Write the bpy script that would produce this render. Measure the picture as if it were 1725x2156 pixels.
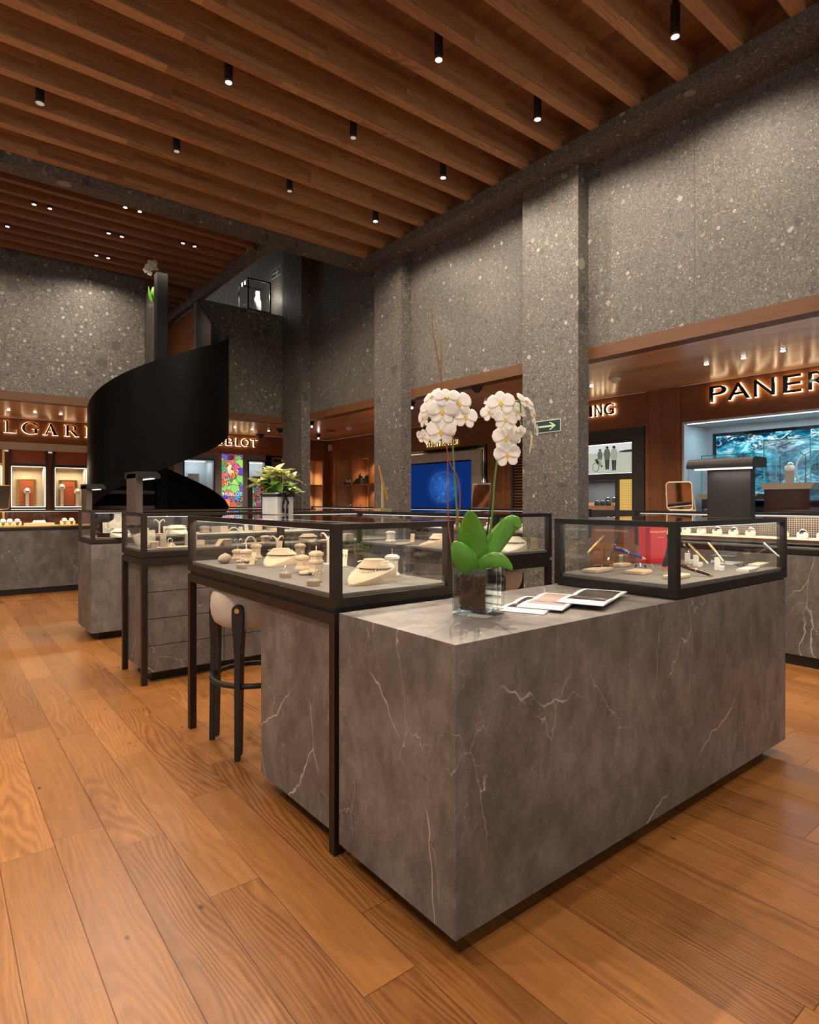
import bpy, bmesh, math, random
from mathutils import Vector, Matrix
random.seed(7)
PI = math.pi
SC = bpy.context.scene
COL = SC.collection
for o in list(bpy.data.objects): bpy.data.objects.remove(o)

# ------------------------------------------------------------------ camera, world, exposure
F_PX, CX, HY, EYE = 1270.0, 862.5, 1056.0, 1.15
AX = math.atan((2468 - CX) / F_PX); SA, CA = math.sin(AX), math.cos(AX)
cam = bpy.data.objects.new('camera', bpy.data.cameras.new('camera')); COL.objects.link(cam)
cam.location = (0, 0, EYE); cam.rotation_euler = (PI / 2, 0, AX - PI / 2)
cam.data.sensor_fit = 'HORIZONTAL'; cam.data.sensor_width = 36
cam.data.lens = F_PX / 1725 * 36; cam.data.shift_y = -(1078 - HY) / 1725
cam.data.clip_start = 0.05; cam.data.clip_end = 100
SC.camera = cam
SC.view_settings.view_transform = 'Standard'; SC.view_settings.look = 'None'
SC.view_settings.gamma = 1; SC.view_settings.use_curve_mapping = False
SC.view_settings.exposure = 0.0
SC.cycles.transparent_max_bounces = 32; SC.cycles.max_bounces = 8
wd = bpy.data.worlds.new('world'); SC.world = wd; wd.use_nodes = True
wd.node_tree.nodes['Background'].inputs[0].default_value = (1.0, 0.93, 0.89, 1)
wd.node_tree.nodes['Background'].inputs[1].default_value = 0.64
SPOT_W = 84.0        # hall downlights
WARM = (1.0, 0.83, 0.66)
NEUT = (1.0, 0.90, 0.80)
COOL = (0.75, 0.90, 1.0)

def ray(u, v):
    r = (u - CX) / F_PX
    return Vector((SA * r + CA, -CA * r + SA, (HY - v) / F_PX))
def at(u, v, z):                      # point of the place seen at pixel u,v lying at height z
    d = ray(u, v); return Vector((0, 0, EYE)) + d * ((z - EYE) / d.z)
def atx(u, v, x): d = ray(u, v); return Vector((0, 0, EYE)) + d * (x / d.x)
def aty(u, v, y): d = ray(u, v); return Vector((0, 0, EYE)) + d * (y / d.y)
def atd(u, v, dep): return Vector((0, 0, EYE)) + ray(u, v) * dep

# ------------------------------------------------------------------ node helpers
class G:
    def __init__(s, name):
        s.m = bpy.data.materials.new(name); s.m.use_nodes = True
        s.t = s.m.node_tree; s.t.nodes.clear()
        s.out = s.t.nodes.new('ShaderNodeOutputMaterial')
    def n(s, typ, ins=None, **props):
        nd = s.t.nodes.new('ShaderNode' + typ)
        for k, v in props.items(): setattr(nd, k, v)
        for k, v in (ins or {}).items(): s.put(nd.inputs[k], v)
        return nd
    def put(s, sock, v):
        if isinstance(v, bpy.types.NodeSocket): s.t.links.new(v, sock)
        elif isinstance(v, bpy.types.Node): s.t.links.new(v.outputs[0], sock)
        else:
            if sock.type == 'RGBA' and hasattr(v, '__len__') and len(v) == 3: v = (*v, 1)
            sock.default_value = v
    def ma(s, op, a, b=0.0, c=0.0, clamp=False):
        return s.n('Math', {0: a, 1: b, 2: c}, operation=op, use_clamp=clamp).outputs[0]
    def mix(s, f, a, b, mode='MIX'):
        nd = s.n('Mix', None, data_type='RGBA', blend_type=mode)
        s.put(nd.inputs[0], f); s.put(nd.inputs[6], a); s.put(nd.inputs[7], b)
        return nd.outputs[2]
    def ramp(s, f, stops, interp='LINEAR'):
        nd = s.n('ValToRGB', {0: f}); cr = nd.color_ramp; cr.interpolation = interp
        while len(cr.elements) < len(stops): cr.elements.new(0.5)
        for e, (p, c) in zip(cr.elements, stops):
            e.position = p; e.color = (*c, 1) if hasattr(c, '__len__') else (c, c, c, 1)
        return nd.outputs[0]
    def step(s, x, a, b):              # smooth 0..1 as x goes a->b
        return s.n('MapRange', {0: x, 1: a, 2: b, 3: 0.0, 4: 1.0}, interpolation_type='SMOOTHSTEP').outputs[0]
    def noise(s, vec, scale, detail=3, rough=0.5, dist=0.0):
        return s.n('TexNoise', {'Vector': vec, 'Scale': scale, 'Detail': detail, 'Roughness': rough, 'Distortion': dist})
    def xyz(s, vec): nd = s.n('SeparateXYZ', {0: vec}); return nd.outputs
    def cmb(s, x=0.0, y=0.0, z=0.0): return s.n('CombineXYZ', {0: x, 1: y, 2: z}).outputs[0]
    def vm(s, op, a, b=(0, 0, 0)): return s.n('VectorMath', {0: a, 1: b}, operation=op).outputs[0]
    def co(s): return s.n('TexCoord').outputs['Object']
    def bsdf(s, col, rough=0.5, metal=0.0, bump=None, bstr=0.2, bdist=0.01, **kw):
        p = s.n('BsdfPrincipled', {'Base Color': col, 'Roughness': rough, 'Metallic': metal})
        for k, v in kw.items(): s.put(p.inputs[k.replace('_', ' ')], v)
        if bump is not None:
            b = s.n('Bump', {'Height': bump, 'Strength': bstr, 'Distance': bdist})
            s.put(p.inputs['Normal'], b.outputs[0])
        s.t.links.new(p.outputs[0], s.out.inputs[0]); return p

def plain(name, col, rough=0.5, metal=0.0, var=0.12, scale=30.0, **kw):
    g = G(name); nz = g.noise(g.co(), scale, 3)
    c = g.mix(nz.outputs[0], tuple(max(0, x * (1 - var)) for x in col), tuple(x * (1 + var) for x in col))
    g.bsdf(c, rough, metal, bump=nz.outputs[0], bstr=kw.pop('bstr', 0.05), bdist=0.002, **kw); return g.m
def emit(name, col, st):
    g = G(name); e = g.n('Emission', {0: col, 1: st}); g.t.links.new(e.outputs[0], g.out.inputs[0]); return g.m

def conglomerate(name, tint=(1, 1, 1)):
    g = G(name); co = g.co()
    def warp(v, sc, amt, det=3):
        w = g.noise(v, sc, det, .6); d = g.vm('SCALE', g.vm('SUBTRACT', w.outputs['Color'], (.5, .5, .5))); d.node.inputs['Scale'].default_value = amt
        return g.vm('ADD', v, d)
    cw = warp(warp(co, 9, .035), 55, .010, 2)
    big = g.noise(co, 1.1, 2)
    fine = g.n('TexVoronoi', {'Vector': cw, 'Scale': 110.0})
    fr = g.xyz(fine.outputs['Color'])[0]
    base = g.mix(fr, (.078, .072, .065), (.215, .200, .176))
    base = g.mix(g.ma('MULTIPLY', g.step(g.noise(co, 30, 4, .7).outputs[0], .45, .7), .6), base, (.070, .065, .060))
    def layer(base, sc, p, rmin, rmax, pd, seed, metric='EUCLIDEAN', dk=(.040, .075)):
        v = g.n('TexVoronoi', {'Vector': g.vm('ADD', cw, (seed, seed * 2, -seed)), 'Scale': sc}, distance=metric)
        c = g.xyz(v.outputs['Color'])
        rad = g.ma('MULTIPLY_ADD', g.ma('POWER', c[1], 2.0), rmax - rmin, rmin)
        e = g.ma('SUBTRACT', rad, v.outputs['Distance']); on = g.ma('LESS_THAN', c[0], p)
        m = g.ma('MULTIPLY', g.step(e, 0.0, 0.025), on)
        dark = g.ma('LESS_THAN', c[2], pd)
        lightc = g.mix(g.ma('FRACT', g.ma('MULTIPLY', c[2], 9.7)), (.55, .52, .44), (.22, .21, .185))
        darkc = g.mix(c[1], (dk[0],) * 3, (dk[1], dk[1], dk[1] * 1.04))
        cc = g.mix(dark, lightc, darkc)
        cc = g.mix(g.ma('MULTIPLY', g.noise(cw, sc * 6, 3, .6).outputs[0], .30), cc, (.14, .13, .115))
        rim = g.ma('MULTIPLY', g.ma('MULTIPLY', g.step(e, -.05, -.01), on), .45)
        return g.mix(m, g.mix(rim, base, (.06, .055, .05)), cc)
    base = layer(base, 75, .60, .18, .5, .25, 1.3)
    base = layer(base, 38, .50, .14, .5, .28, 3.1, 'MANHATTAN')
    base = layer(base, 19, .42, .12, .50, .38, 7.7)
    base = layer(base, 11, .27, .12, .48, .52, 2.9, 'MANHATTAN', (.028, .07))
    base = layer(base, 6.0, .15, .12, .44, .62, 5.9, 'EUCLIDEAN', (.035, .08))
    col = g.mix(g.step(big.outputs[0], .3, .7), base, g.mix(1.0, base, (.84, .83, .84), 'MULTIPLY'))
    col = g.mix(1.0, col, tint, 'MULTIPLY')
    g.bsdf(col, 0.6, 0, bump=fr, bstr=.10, bdist=.003); return g.m

def marble(name, tint=(1, 1, 1), vein=1.0):
    g = G(name); co = g.n('NewGeometry').outputs['Position']
    a = g.noise(co, 2.2, 7, .66, .5); b = g.noise(g.vm('MULTIPLY', co, (1, 1, .6)), 11, 6, .7); c3 = g.noise(co, 38, 4, .7)
    col = g.ramp(a.outputs[0], [(.30, (.135, .118, .106)), (.48, (.195, .173, .156)), (.60, (.255, .230, .208)), (.75, (.31, .28, .255))])
    col = g.mix(g.ma('MULTIPLY', g.step(b.outputs[0], .35, .68), .72), col, (.095, .083, .075))
    col = g.mix(g.ma('MULTIPLY', g.step(c3.outputs[0], .52, .75), .30), col, (.34, .31, .28))
    def crack(col, sc, wid, msk, lo, hi, c, sd, st, str_=(1, 1, .6), wamt=.16):
        v0 = g.vm('ADD', g.vm('MULTIPLY', co, str_), (sd, sd * .7, sd * 1.3))
        w = g.noise(v0, sc * 1.6, 4, .6); v1 = g.vm('ADD', v0, g.vm('MULTIPLY', w.outputs['Color'], (wamt, wamt, wamt)))
        vv = g.n('TexVoronoi', {'Vector': v1, 'Scale': sc}, feature='DISTANCE_TO_EDGE')
        line = g.ma('SUBTRACT', 1.0, g.step(vv.outputs['Distance'], wid * .3, wid))
        mk = g.step(g.noise(g.vm('ADD', co, (sd * 2, 0, sd)), msk, 3).outputs[0], lo, hi)
        return g.mix(g.ma('MULTIPLY', g.ma('MULTIPLY', line, mk), st), col, c)
    col = crack(col, 1.5, .0030, 2.4, .46, .58, (.70, .66, .60), 3.7, .85 * vein)
    col = crack(col, 3.6, .0050, 3.2, .50, .61, (.60, .56, .51), 9.1, .75 * vein)
    col = crack(col, 9.0, .0085, 4.5, .54, .66, (.52, .48, .43), 1.9, .55 * vein, (1, 1, .35))
    col = crack(col, 20.0, .020, 6.0, .56, .66, (.48, .44, .40), 4.4, .45 * vein, (1.2, 1.2, .3))
    col = crack(col, 7.0, .010, 3.0, .55, .66, (.05, .042, .038), 6.1, .55)
    fl = g.n('TexVoronoi', {'Vector': g.vm('MULTIPLY', co, (1, 1, .7)), 'Scale': 75.0})
    fk = g.ma('MULTIPLY', g.ma('LESS_THAN', fl.outputs['Distance'], .15), g.ma('LESS_THAN', g.xyz(fl.outputs['Color'])[0], .12))
    col = g.mix(g.ma('MULTIPLY', fk, .45), col, (.06, .05, .045))
    col = g.mix(1.0, col, tint, 'MULTIPLY')
    g.bsdf(col, g.ma('MULTIPLY_ADD', b.outputs[0], .2, .34), 0, bump=b.outputs[0], bstr=.05, bdist=.002); return g.m

def wood(name, dark, lite, axis='y', plank=None, length=1.2, rough=.4, gs=1.0, var=.35, off=0.0, gap=.0016, knots=True, other=None, coat=0.0, flip=False):
    """grain runs along `axis`; `other` = axis across the boards."""
    g = G(name); co = g.co(); s = dict(zip('xyz', g.xyz(co)))
    al = s[axis]; rest = [k for k in 'xyz' if k != axis]
    if other is None: other = rest[0]
    rest.remove(other) if other in rest else None
    ac = s[other]; th = s[rest[0]]
    if plank:
        q = g.ma('DIVIDE', g.ma('SUBTRACT', ac, off), plank)
        row = g.ma('FLOOR', q); fx = g.ma('SUBTRACT', q, row)
        w1 = g.n('TexWhiteNoise', {'W': row}, noise_dimensions='1D')
        q2 = g.ma('ADD', g.ma('DIVIDE', al, length), g.ma('MULTIPLY', w1.outputs[0], 7.0))
        cell = g.ma('FLOOR', q2); fy = g.ma('SUBTRACT', q2, cell)
        w2 = g.n('TexWhiteNoise', {'Vector': g.cmb(row, cell, 3.0)}, noise_dimensions='3D')
        rnd = g.xyz(w2.outputs['Color'])
        ex = g.ma('MULTIPLY', g.ma('MINIMUM', fx, g.ma('SUBTRACT', 1.0, fx)), plank)
        ey = g.ma('MULTIPLY', g.ma('MINIMUM', fy, g.ma('SUBTRACT', 1.0, fy)), length)
        seam = g.ma('SUBTRACT', 1.0, g.step(g.ma('MINIMUM', ex, ey), gap * .4, gap))
    else:
        rnd = [0.35, 0.6, 0.2]; seam = None
    o1 = g.ma('MULTIPLY', rnd[0], 37.0) if plank else 0.0
    o2 = g.ma('MULTIPLY', rnd[1], 11.0) if plank else 0.0
    v = g.cmb(g.ma('ADD', ac, o2), g.ma('MULTIPLY_ADD', al, .16, o1), th)
    warp = g.noise(v, 5.0 * gs, 2, .5)
    v2 = g.vm('ADD', v, g.vm('MULTIPLY', warp.outputs['Color'], (.30, .02, .30)))
    rings = g.n('TexWave', {'Vector': v2, 'Scale': 17.0 * gs, 'Distortion': 2.2, 'Detail': 3.0, 'Detail Scale': 2.2, 'Detail Roughness': .6}, wave_type='BANDS', bands_direction='X')
    fib = g.noise(g.cmb(g.ma('MULTIPLY', ac, 1.0), g.ma('MULTIPLY_ADD', al, .035, o1), th), 260 * gs, 3, .6)
    fib2 = g.noise(g.cmb(ac, g.ma('MULTIPLY_ADD', al, .08, o1), th), 60 * gs, 4, .65)
    blot = g.noise(v, 3.2 * gs, 3, .55)
    msk = g.step(g.noise(v, 2.3 * gs, 2).outputs[0], .42, .62)
    t = g.ma('MULTIPLY_ADD', g.ma('MULTIPLY', g.ma('SUBTRACT', rings.outputs[1], .5), msk), .24, g.ma('MULTIPLY_ADD', blot.outputs[0], .50, g.ma('MULTIPLY_ADD', fib.outputs[0], .30, g.ma('MULTIPLY', fib2.outputs[0], .46))))
    t = g.ma('SUBTRACT', t, .11)
    if plank: t = g.ma('ADD', t, g.ma('MULTIPLY_ADD', rnd[2], var, -var / 2))
    mid = tuple((a + b) / 2 for a, b in zip(dark, lite))
    col = g.ramp(t, [(.18, dark), (.5, mid), (.82, lite)])
    if knots:
        kv = g.n('TexVoronoi', {'Vector': g.cmb(g.ma('ADD', ac, o2), g.ma('MULTIPLY_ADD', al, .55, o1), 0.0), 'Scale': 4.5}, voronoi_dimensions='2D')
        kc = g.xyz(kv.outputs['Color'])
        km = g.ma('MULTIPLY', g.ma('SUBTRACT', 1.0, g.step(g.ma('ADD', kv.outputs['Distance'], g.ma('MULTIPLY', fib2.outputs[0], .06)), .040, .072)), g.ma('LESS_THAN', kc[0], .22))
        col = g.mix(g.ma('MULTIPLY', km, .85), col, tuple(x * .22 for x in dark))
    if seam: col = g.mix(g.ma('MULTIPLY', seam, .8), col, tuple(x * .25 for x in dark))
    h = g.ma('MULTIPLY_ADD', fib.outputs[0], .5, g.ma('MULTIPLY', rings.outputs[1], .3))
    if seam: h = g.ma('SUBTRACT', h, g.ma('MULTIPLY', seam, 1.5))
    p = g.bsdf(col, g.ma('MULTIPLY_ADD', fib2.outputs[0], .18, rough - .09), 0, bump=h, bstr=.22, bdist=.0018)
    p.inputs['Specular IOR Level'].default_value = .38
    if coat: g.put(p.inputs['Coat Weight'], coat); g.put(p.inputs['Coat Roughness'], .22)
    return g.m

def glass_pane(name, tint=(.97, .985, .975), f0=.07):
    g = G(name); lw = g.n('LayerWeight', {'Blend': .5}).outputs['Facing']
    f = g.ma('MULTIPLY_ADD', g.ma('POWER', lw, 5.0), 1 - f0, f0, clamp=True)
    tr = g.n('BsdfTransparent', {0: tint}); gl = g.n('BsdfGlossy', {'Color': (1, 1, 1), 'Roughness': .0})
    mx = g.n('MixShader', {0: f}); g.t.links.new(tr.outputs[0], mx.inputs[1]); g.t.links.new(gl.outputs[0], mx.inputs[2])
    g.t.links.new(mx.outputs[0], g.out.inputs[0]); return g.m

def petalmat(name, base, centre, rough=.5, tr=.25):
    g = G(name); co = g.co(); nz = g.noise(co, 60, 2)
    c = g.mix(nz.outputs[0], base, centre)
    p = g.bsdf(c, rough, 0); p.inputs['Subsurface Weight'].default_value = 0
    t = g.n('BsdfTranslucent', {0: c}); mx = g.n('MixShader', {0: tr})
    g.t.links.new(p.outputs[0], mx.inputs[1]); g.t.links.new(t.outputs[0], mx.inputs[2]); g.t.links.new(mx.outputs[0], g.out.inputs[0])
    return g.m

M = {}
M['ceppo'] = conglomerate('ceppo_stone', (.76, .755, .74)); 
M['marble'] = marble('grey_marble', (.88, .885, .89)); M['marble2'] = marble('grey_marble_dark', (.66, .65, .65), .9)
M['trim_y'] = wood('fascia_wood_y', (.065, .026, .009), (.17, .072, .026), 'y', None, 1, .5, other='z')
M['trim_x'] = wood('fascia_wood_x', (.065, .026, .009), (.17, .072, .026), 'x', None, 1, .5, other='z')
M['floor'] = wood('oak_floor', (.160, .056, .013), (.51, .218, .060), 'y', .155, 1.2, .31, off=.165, other='x', var=.24)
M['beam_wood'] = wood('beam_wood', (.18, .088, .036), (.58, .335, .165), 'x', .05, .7, .5, other='z', var=.3, gap=.0004, gs=1.1)
M['deck_wood'] = wood('deck_wood', (.13, .060, .024), (.30, .155, .065), 'y', .10, 1.4, .5, other='x', var=.3)
M['slat_wood'] = wood('slat_wood', (.13, .052, .022), (.30, .14, .062), 'x', None, 1, .5, other='y')
M['panel_e'] = wood('wall_wood_horizontal_y', (.13, .038, .012), (.31, .115, .036), 'y', .22, 1.6, .42, other='z', var=.25)
M['panel_n'] = wood('wall_wood_horizontal_x', (.13, .038, .012), (.31, .115, .036), 'x', .22, 1.6, .42, other='z', var=.25)
M['panel_v'] = wood('wall_wood_vertical', (.13, .04, .012), (.33, .125, .04), 'z', .16, 1.5, .42, other='y', var=.3)
M['soffit_e'] = wood('soffit_wood_y', (.34, .165, .085), (.72, .45, .27), 'y', .14, 1.8, .30, other='x', var=.25, coat=.5)
M['soffit_n'] = wood('soffit_wood_x', (.34, .165, .085), (.72, .45, .27), 'x', .14, 1.8, .30, other='y', var=.25, coat=.5)
M['oak_lit'] = wood('cabinet_oak', (.30, .165, .075), (.60, .37, .19), 'z', None, 1, .5, other='y')
M['stained'] = wood('black_stained_oak', (.006, .0052, .005), (.022, .019, .018), 'z', None, 1, .45, other='y', knots=False, gs=1.8)
M['stained_b'] = wood('grey_brown_stained_oak', (.05, .04, .034), (.16, .125, .10), 'z', None, 1, .5, other='y', knots=False, gs=1.8)
M['bronze'] = plain('dark_bronze', (.052, .040, .032), .38, .75, .25, 9)
M['bronze2'] = plain('blackened_bronze', (.026, .023, .021), .36, .6, .2, 9)
M['steel'] = plain('black_steel', (.0025, .0022, .002), .36, 0, .25, 4, Specular_IOR_Level=.07)
M['steel_in'] = plain('dark_steel_inner', (.085, .072, .062), .42, .6, .25, 3)
M['black'] = plain('matt_black', (.012, .011, .011), .5)
M['gloss_black'] = plain('gloss_black', (.008, .007, .007), .08, 0, .1)
M['charcoal'] = plain('charcoal_panel', (.035, .030, .027), .5)
M['greywall'] = plain('grey_plaster', (.16, .14, .125), .6, 0, .15, 5)
M['lightgrey'] = plain('light_grey_lining', (.48, .52, .54), .5)
M['cream'] = plain('cream_stone', (.50, .43, .33), .55, 0, .15, 6)
M['rust'] = plain('rust_orange_panel', (.33, .07, .022), .45, 0, .12, 14)
M['suede'] = plain('beige_suede', (.52, .40, .27), .8, 0, .1, 40)
M['suede_d'] = plain('taupe_suede', (.30, .235, .17), .8, 0, .1, 40)
M['linen'] = plain('pale_linen', (.60, .54, .44), .85, 0, .08, 60)
M['deck'] = plain('grey_felt', (.135, .122, .106), .9, 0, .1, 120)
M['white'] = plain('white_plastic', (.75, .73, .68), .5)
M['ivory'] = plain('ivory_enamel', (.70, .60, .42), .35)
M['silver'] = plain('silver', (.85, .84, .82), .18, 1.0, .06)
M['gold'] = plain('polished_gold', (.85, .55, .20), .25, 1.0, .08)
M['brass'] = plain('brass', (.70, .45, .16), .28, 1.0, .1)
M['chrome'] = plain('chrome', (.8, .8, .8), .08, 1.0, .03)
M['mirror'] = plain('mirror', (.88, .86, .83), .02, 1.0, .01)
M['mirror_t'] = plain('tinted_mirror', (.62, .50, .42), .06, 1.0, .02)
M['ruby'] = plain('ruby', (.45, .01, .04), .1)
M['blue'] = plain('blue_enamel', (.01, .03, .18), .15)
M['red'] = plain('red_lacquered_card', (.55, .005, .015), .45)
M['redpale'] = plain('pale_red_lettering', (.70, .16, .10), .5)
M['brown'] = plain('brown_lacquer', (.035, .011, .008), .15)
M['glass'] = glass_pane('clear_glass'); M['glass_t'] = glass_pane('greenish_glass', (.80, .95, .94), .12)
M['leaf'] = plain('glossy_leaf', (.095, .30, .022), .3, 0, .3, 12)
M['leaf_l'] = petalmat('fresh_leaf', (.16, .34, .03), (.08, .24, .02), .4, .2)
M['bract'] = petalmat('cream_bract', (.86, .86, .50), (.66, .74, .24), .5, .25)
M['petal'] = petalmat('white_petal', (.93, .92, .90), (.88, .87, .85), .5, .45)
M['lip'] = plain('yellow_lip', (.80, .55, .08), .5)
M['stem'] = plain('green_stem', (.12, .24, .03), .45, 0, .25, 30)
M['twig'] = plain('copper_twig', (.28, .085, .025), .5, 0, .3, 30)
M['paper'] = plain('paper', (.78, .76, .72), .6, 0, .03)
M['green_sign'] = plain('green_sign', (.0, .026, .018), .5)
M['sign_pale'] = plain('pale_sign_paint', (.50, .60, .42), .6)
M['ribbon'] = plain('navy_ribbon', (.008, .009, .020), .35)
def bouc():
    g = G('boucle'); co = g.co(); v = g.n('TexVoronoi', {'Vector': co, 'Scale': 230.0}); v2 = g.noise(co, 120, 3)
    col = g.mix(v.outputs['Distance'], (.78, .69, .57), (.46, .39, .31)); col = g.mix(g.ma('MULTIPLY', v2.outputs[0], .4), col, (.70, .62, .52))
    g.bsdf(col, .9, 0, bump=v.outputs['Distance'], bstr=.8, bdist=.003); return g.m
M['boucle'] = bouc()
def bark():
    g = G('bark_chips'); co = g.co(); v = g.n('TexVoronoi', {'Vector': co, 'Scale': 60.0}); n1 = g.noise(co, 140, 3)
    c = g.ramp(g.xyz(v.outputs['Color'])[0], [(0, (.07, .024, .011)), (.5, (.24, .085, .034)), (1, (.46, .19, .085))])
    g.bsdf(g.mix(n1.outputs[0], c, (.05, .018, .008)), .8, 0, bump=v.outputs['Distance'], bstr=1, bdist=.006); return g.m
M['bark'] = bark()
def clearglass():
    g = G('thick_glass'); fr = g.n('Fresnel', {'IOR': 1.45}); tr = g.n('BsdfTransparent', {0: (.93, .95, .95)})
    gl = g.n('BsdfGlossy', {'Color': (.95, 1, 1), 'Roughness': .03}); f = g.ma('MULTIPLY_ADD', fr.outputs[0], .8, .0, clamp=True)
    mx = g.n('MixShader', {0: f}); g.t.links.new(tr.outputs[0], mx.inputs[1]); g.t.links.new(gl.outputs[0], mx.inputs[2]); g.t.links.new(mx.outputs[0], g.out.inputs[0]); return g.m
M['vglass'] = clearglass()
M['lamp'] = emit('lamp_lens', (1, .93, .85), 30); M['lamp_dim'] = emit('unlit_lens', (1, .8, .6), .5); M['led'] = emit('led_strip', (1, .95, .88), 1.3); M['led_star'] = emit('bright_led', (.95, .98, 1), 180)
M['halo'] = emit('halo_light', (1, .72, .40), 7.5); M['halo_y'] = emit('halo_yellow', (1, .70, .26), 3)
M['ledw'] = emit('white_led_line', (.95, .97, 1), 3.5); M['ledwarm'] = emit('warm_led_line', (1, .9, .7), 3.0)
M['gold_lit'] = None

# ------------------------------------------------------------------ mesh helpers
class B:
    def __init__(s): s.b = bmesh.new(); s.smooth = False
    def box(s, x0, x1, y0, y1, z0, z1):
        vs = [s.b.verts.new(p) for p in ((x0, y0, z0), (x1, y0, z0), (x1, y1, z0), (x0, y1, z0), (x0, y0, z1), (x1, y0, z1), (x1, y1, z1), (x0, y1, z1))]
        for f in ((0, 3, 2, 1), (4, 5, 6, 7), (0, 1, 5, 4), (1, 2, 6, 5), (2, 3, 7, 6), (3, 0, 4, 7)): s.b.faces.new([vs[i] for i in f])
        return s
    def rbox(s, c, size, rot=0, tilt=0, taxis='X'):
        m = Matrix.Translation(c) @ Matrix.Rotation(rot, 4, 'Z') @ Matrix.Rotation(tilt, 4, taxis)
        n0 = len(s.b.verts); a, b_, c_ = (x / 2 for x in size); s.box(-a, a, -b_, b_, -c_, c_)
        s.b.verts.ensure_lookup_table()
        for v in s.b.verts[n0:]: v.co = m @ v.co
        return s
    def tube(s, pts, r, seg=10, closed=False, cap=True):
        pts = [Vector(p) for p in pts]; n = len(pts); rs = r if hasattr(r, '__len__') else [r] * n; rings = []
        up = None
        for i, p in enumerate(pts):
            a = pts[(i - 1) % n] if (closed or i) else p; b_ = pts[(i + 1) % n] if (closed or i < n - 1) else p
            t = (b_ - a).normalized()
            if up is None: up = Vector((0, 0, 1)) if abs(t.z) < .9 else Vector((1, 0, 0))
            x = t.cross(up); x = x.normalized() if x.length > 1e-6 else t.orthogonal().normalized(); y = x.cross(t).normalized(); up = y
            rings.append([s.b.verts.new(p + (x * math.cos(k * 2 * PI / seg) + y * math.sin(k * 2 * PI / seg)) * rs[i]) for k in range(seg)])
        for i in range(n if closed else n - 1):
            A, C = rings[i], rings[(i + 1) % n]
            for k in range(seg): s.b.faces.new((A[k], A[(k + 1) % seg], C[(k + 1) % seg], C[k]))
        if cap and not closed: s.b.faces.new(rings[0][::-1]); s.b.faces.new(rings[-1])
        s.smooth = True; return s
    def cyl(s, c, r, z0, z1, seg=24): return s.tube([(c[0], c[1], z0), (c[0], c[1], z1)], r, seg)
    def lathe(s, prof, seg=24, c=(0, 0, 0), sx=1, sy=1):
        rings = [[s.b.verts.new((c[0] + r * sx * math.cos(2 * PI * k / seg), c[1] + r * sy * math.sin(2 * PI * k / seg), c[2] + z)) for k in range(seg)] for r, z in prof]
        for A, C in zip(rings, rings[1:]):
            for k in range(seg): s.b.faces.new((A[k], A[(k + 1) % seg], C[(k + 1) % seg], C[k]))
        s.b.faces.new(rings[0][::-1]); s.b.faces.new(rings[-1]); s.smooth = True; return s
    def sqlathe(s, prof, ch=.18, c=(0, 0, 0)):           # square section with clipped corners (ring pedestals)
        rings = []
        for r, z in prof:
            k = r * ch; q = [(r, -r + k), (r, r - k), (r - k, r), (-r + k, r), (-r, r - k), (-r, -r + k), (-r + k, -r), (r - k, -r)]
            rings.append([s.b.verts.new((c[0] + x, c[1] + y, c[2] + z)) for x, y in q])
        for A, C in zip(rings, rings[1:]):
            for k in range(8): s.b.faces.new((A[k], A[(k + 1) % 8], C[(k + 1) % 8], C[k]))
        s.b.faces.new(rings[0][::-1]); s.b.faces.new(rings[-1]); return s
    def prism(s, poly, f0, f1):                          # poly 2D -> two mapping functions to 3D
        A = [s.b.verts.new(f0(*p)) for p in poly]; C = [s.b.verts.new(f1(*p)) for p in poly]; n = len(poly)
        for k in range(n): s.b.faces.new((A[k], A[(k + 1) % n], C[(k + 1) % n], C[k]))
        s.b.faces.new(A[::-1]); s.b.faces.new(C); return s
    def grid(s, fn, nu, nv, closeu=False):
        P = [[s.b.verts.new(fn(i / nu, j / nv)) for j in range(nv + 1)] for i in range(nu + (0 if closeu else 1))]
        for i in range(nu):
            for j in range(nv):
                a, c = P[i], P[(i + 1) % len(P)]; s.b.faces.new((a[j], c[j], c[j + 1], a[j + 1]))
        s.smooth = True; return s
    def sphere(s, c, r, sz=1.0, seg=16):
        prof = [(max(1e-4, r * math.sin(PI * k / (seg // 2))), -r * sz * math.cos(PI * k / (seg // 2))) for k in range(seg // 2 + 1)]
        return s.lathe(prof, seg, c)

def tag(o, label=None, cat=None, group=None, kind=None):
    if label: o['label'] = label
    if cat: o['category'] = cat
    if group: o['group'] = group
    if kind: o['kind'] = kind
    return o
def obj(name, b, mat, parent=None, bevel=0, solid=0, sub=0, smooth=None, loc=None):
    me = bpy.data.meshes.new(name); bmesh.ops.recalc_face_normals(b.b, faces=b.b.faces[:]); b.b.to_mesh(me); b.b.free()
    o = bpy.data.objects.new(name, me); COL.objects.link(o); me.materials.append(M[mat] if isinstance(mat, str) else mat)
    sm = b.smooth if smooth is None else smooth
    if sm:
        for p in me.polygons: p.use_smooth = True
        try: me.set_sharp_from_angle(angle=math.radians(38))
        except Exception: pass
    if parent: o.parent = parent
    if loc: o.location = loc
    if solid: md = o.modifiers.new('s', 'SOLIDIFY'); md.thickness = solid; md.offset = 0
    if bevel: md = o.modifiers.new('b', 'BEVEL'); md.width = bevel; md.segments = 2; md.limit_method = 'ANGLE'
    if sub: md = o.modifiers.new('u', 'SUBSURF'); md.levels = sub; md.render_levels = sub
    return o
def empty(name, loc, label=None, cat=None, rz=0, group=None):
    o = bpy.data.objects.new(name, None); COL.objects.link(o); o.location = loc; o.rotation_euler = (0, 0, rz); o.empty_display_size = .05
    return tag(o, label, cat, group)
def struct(name, b, mat, **kw): return tag(obj(name, b, mat, **kw), kind='structure')
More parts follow.
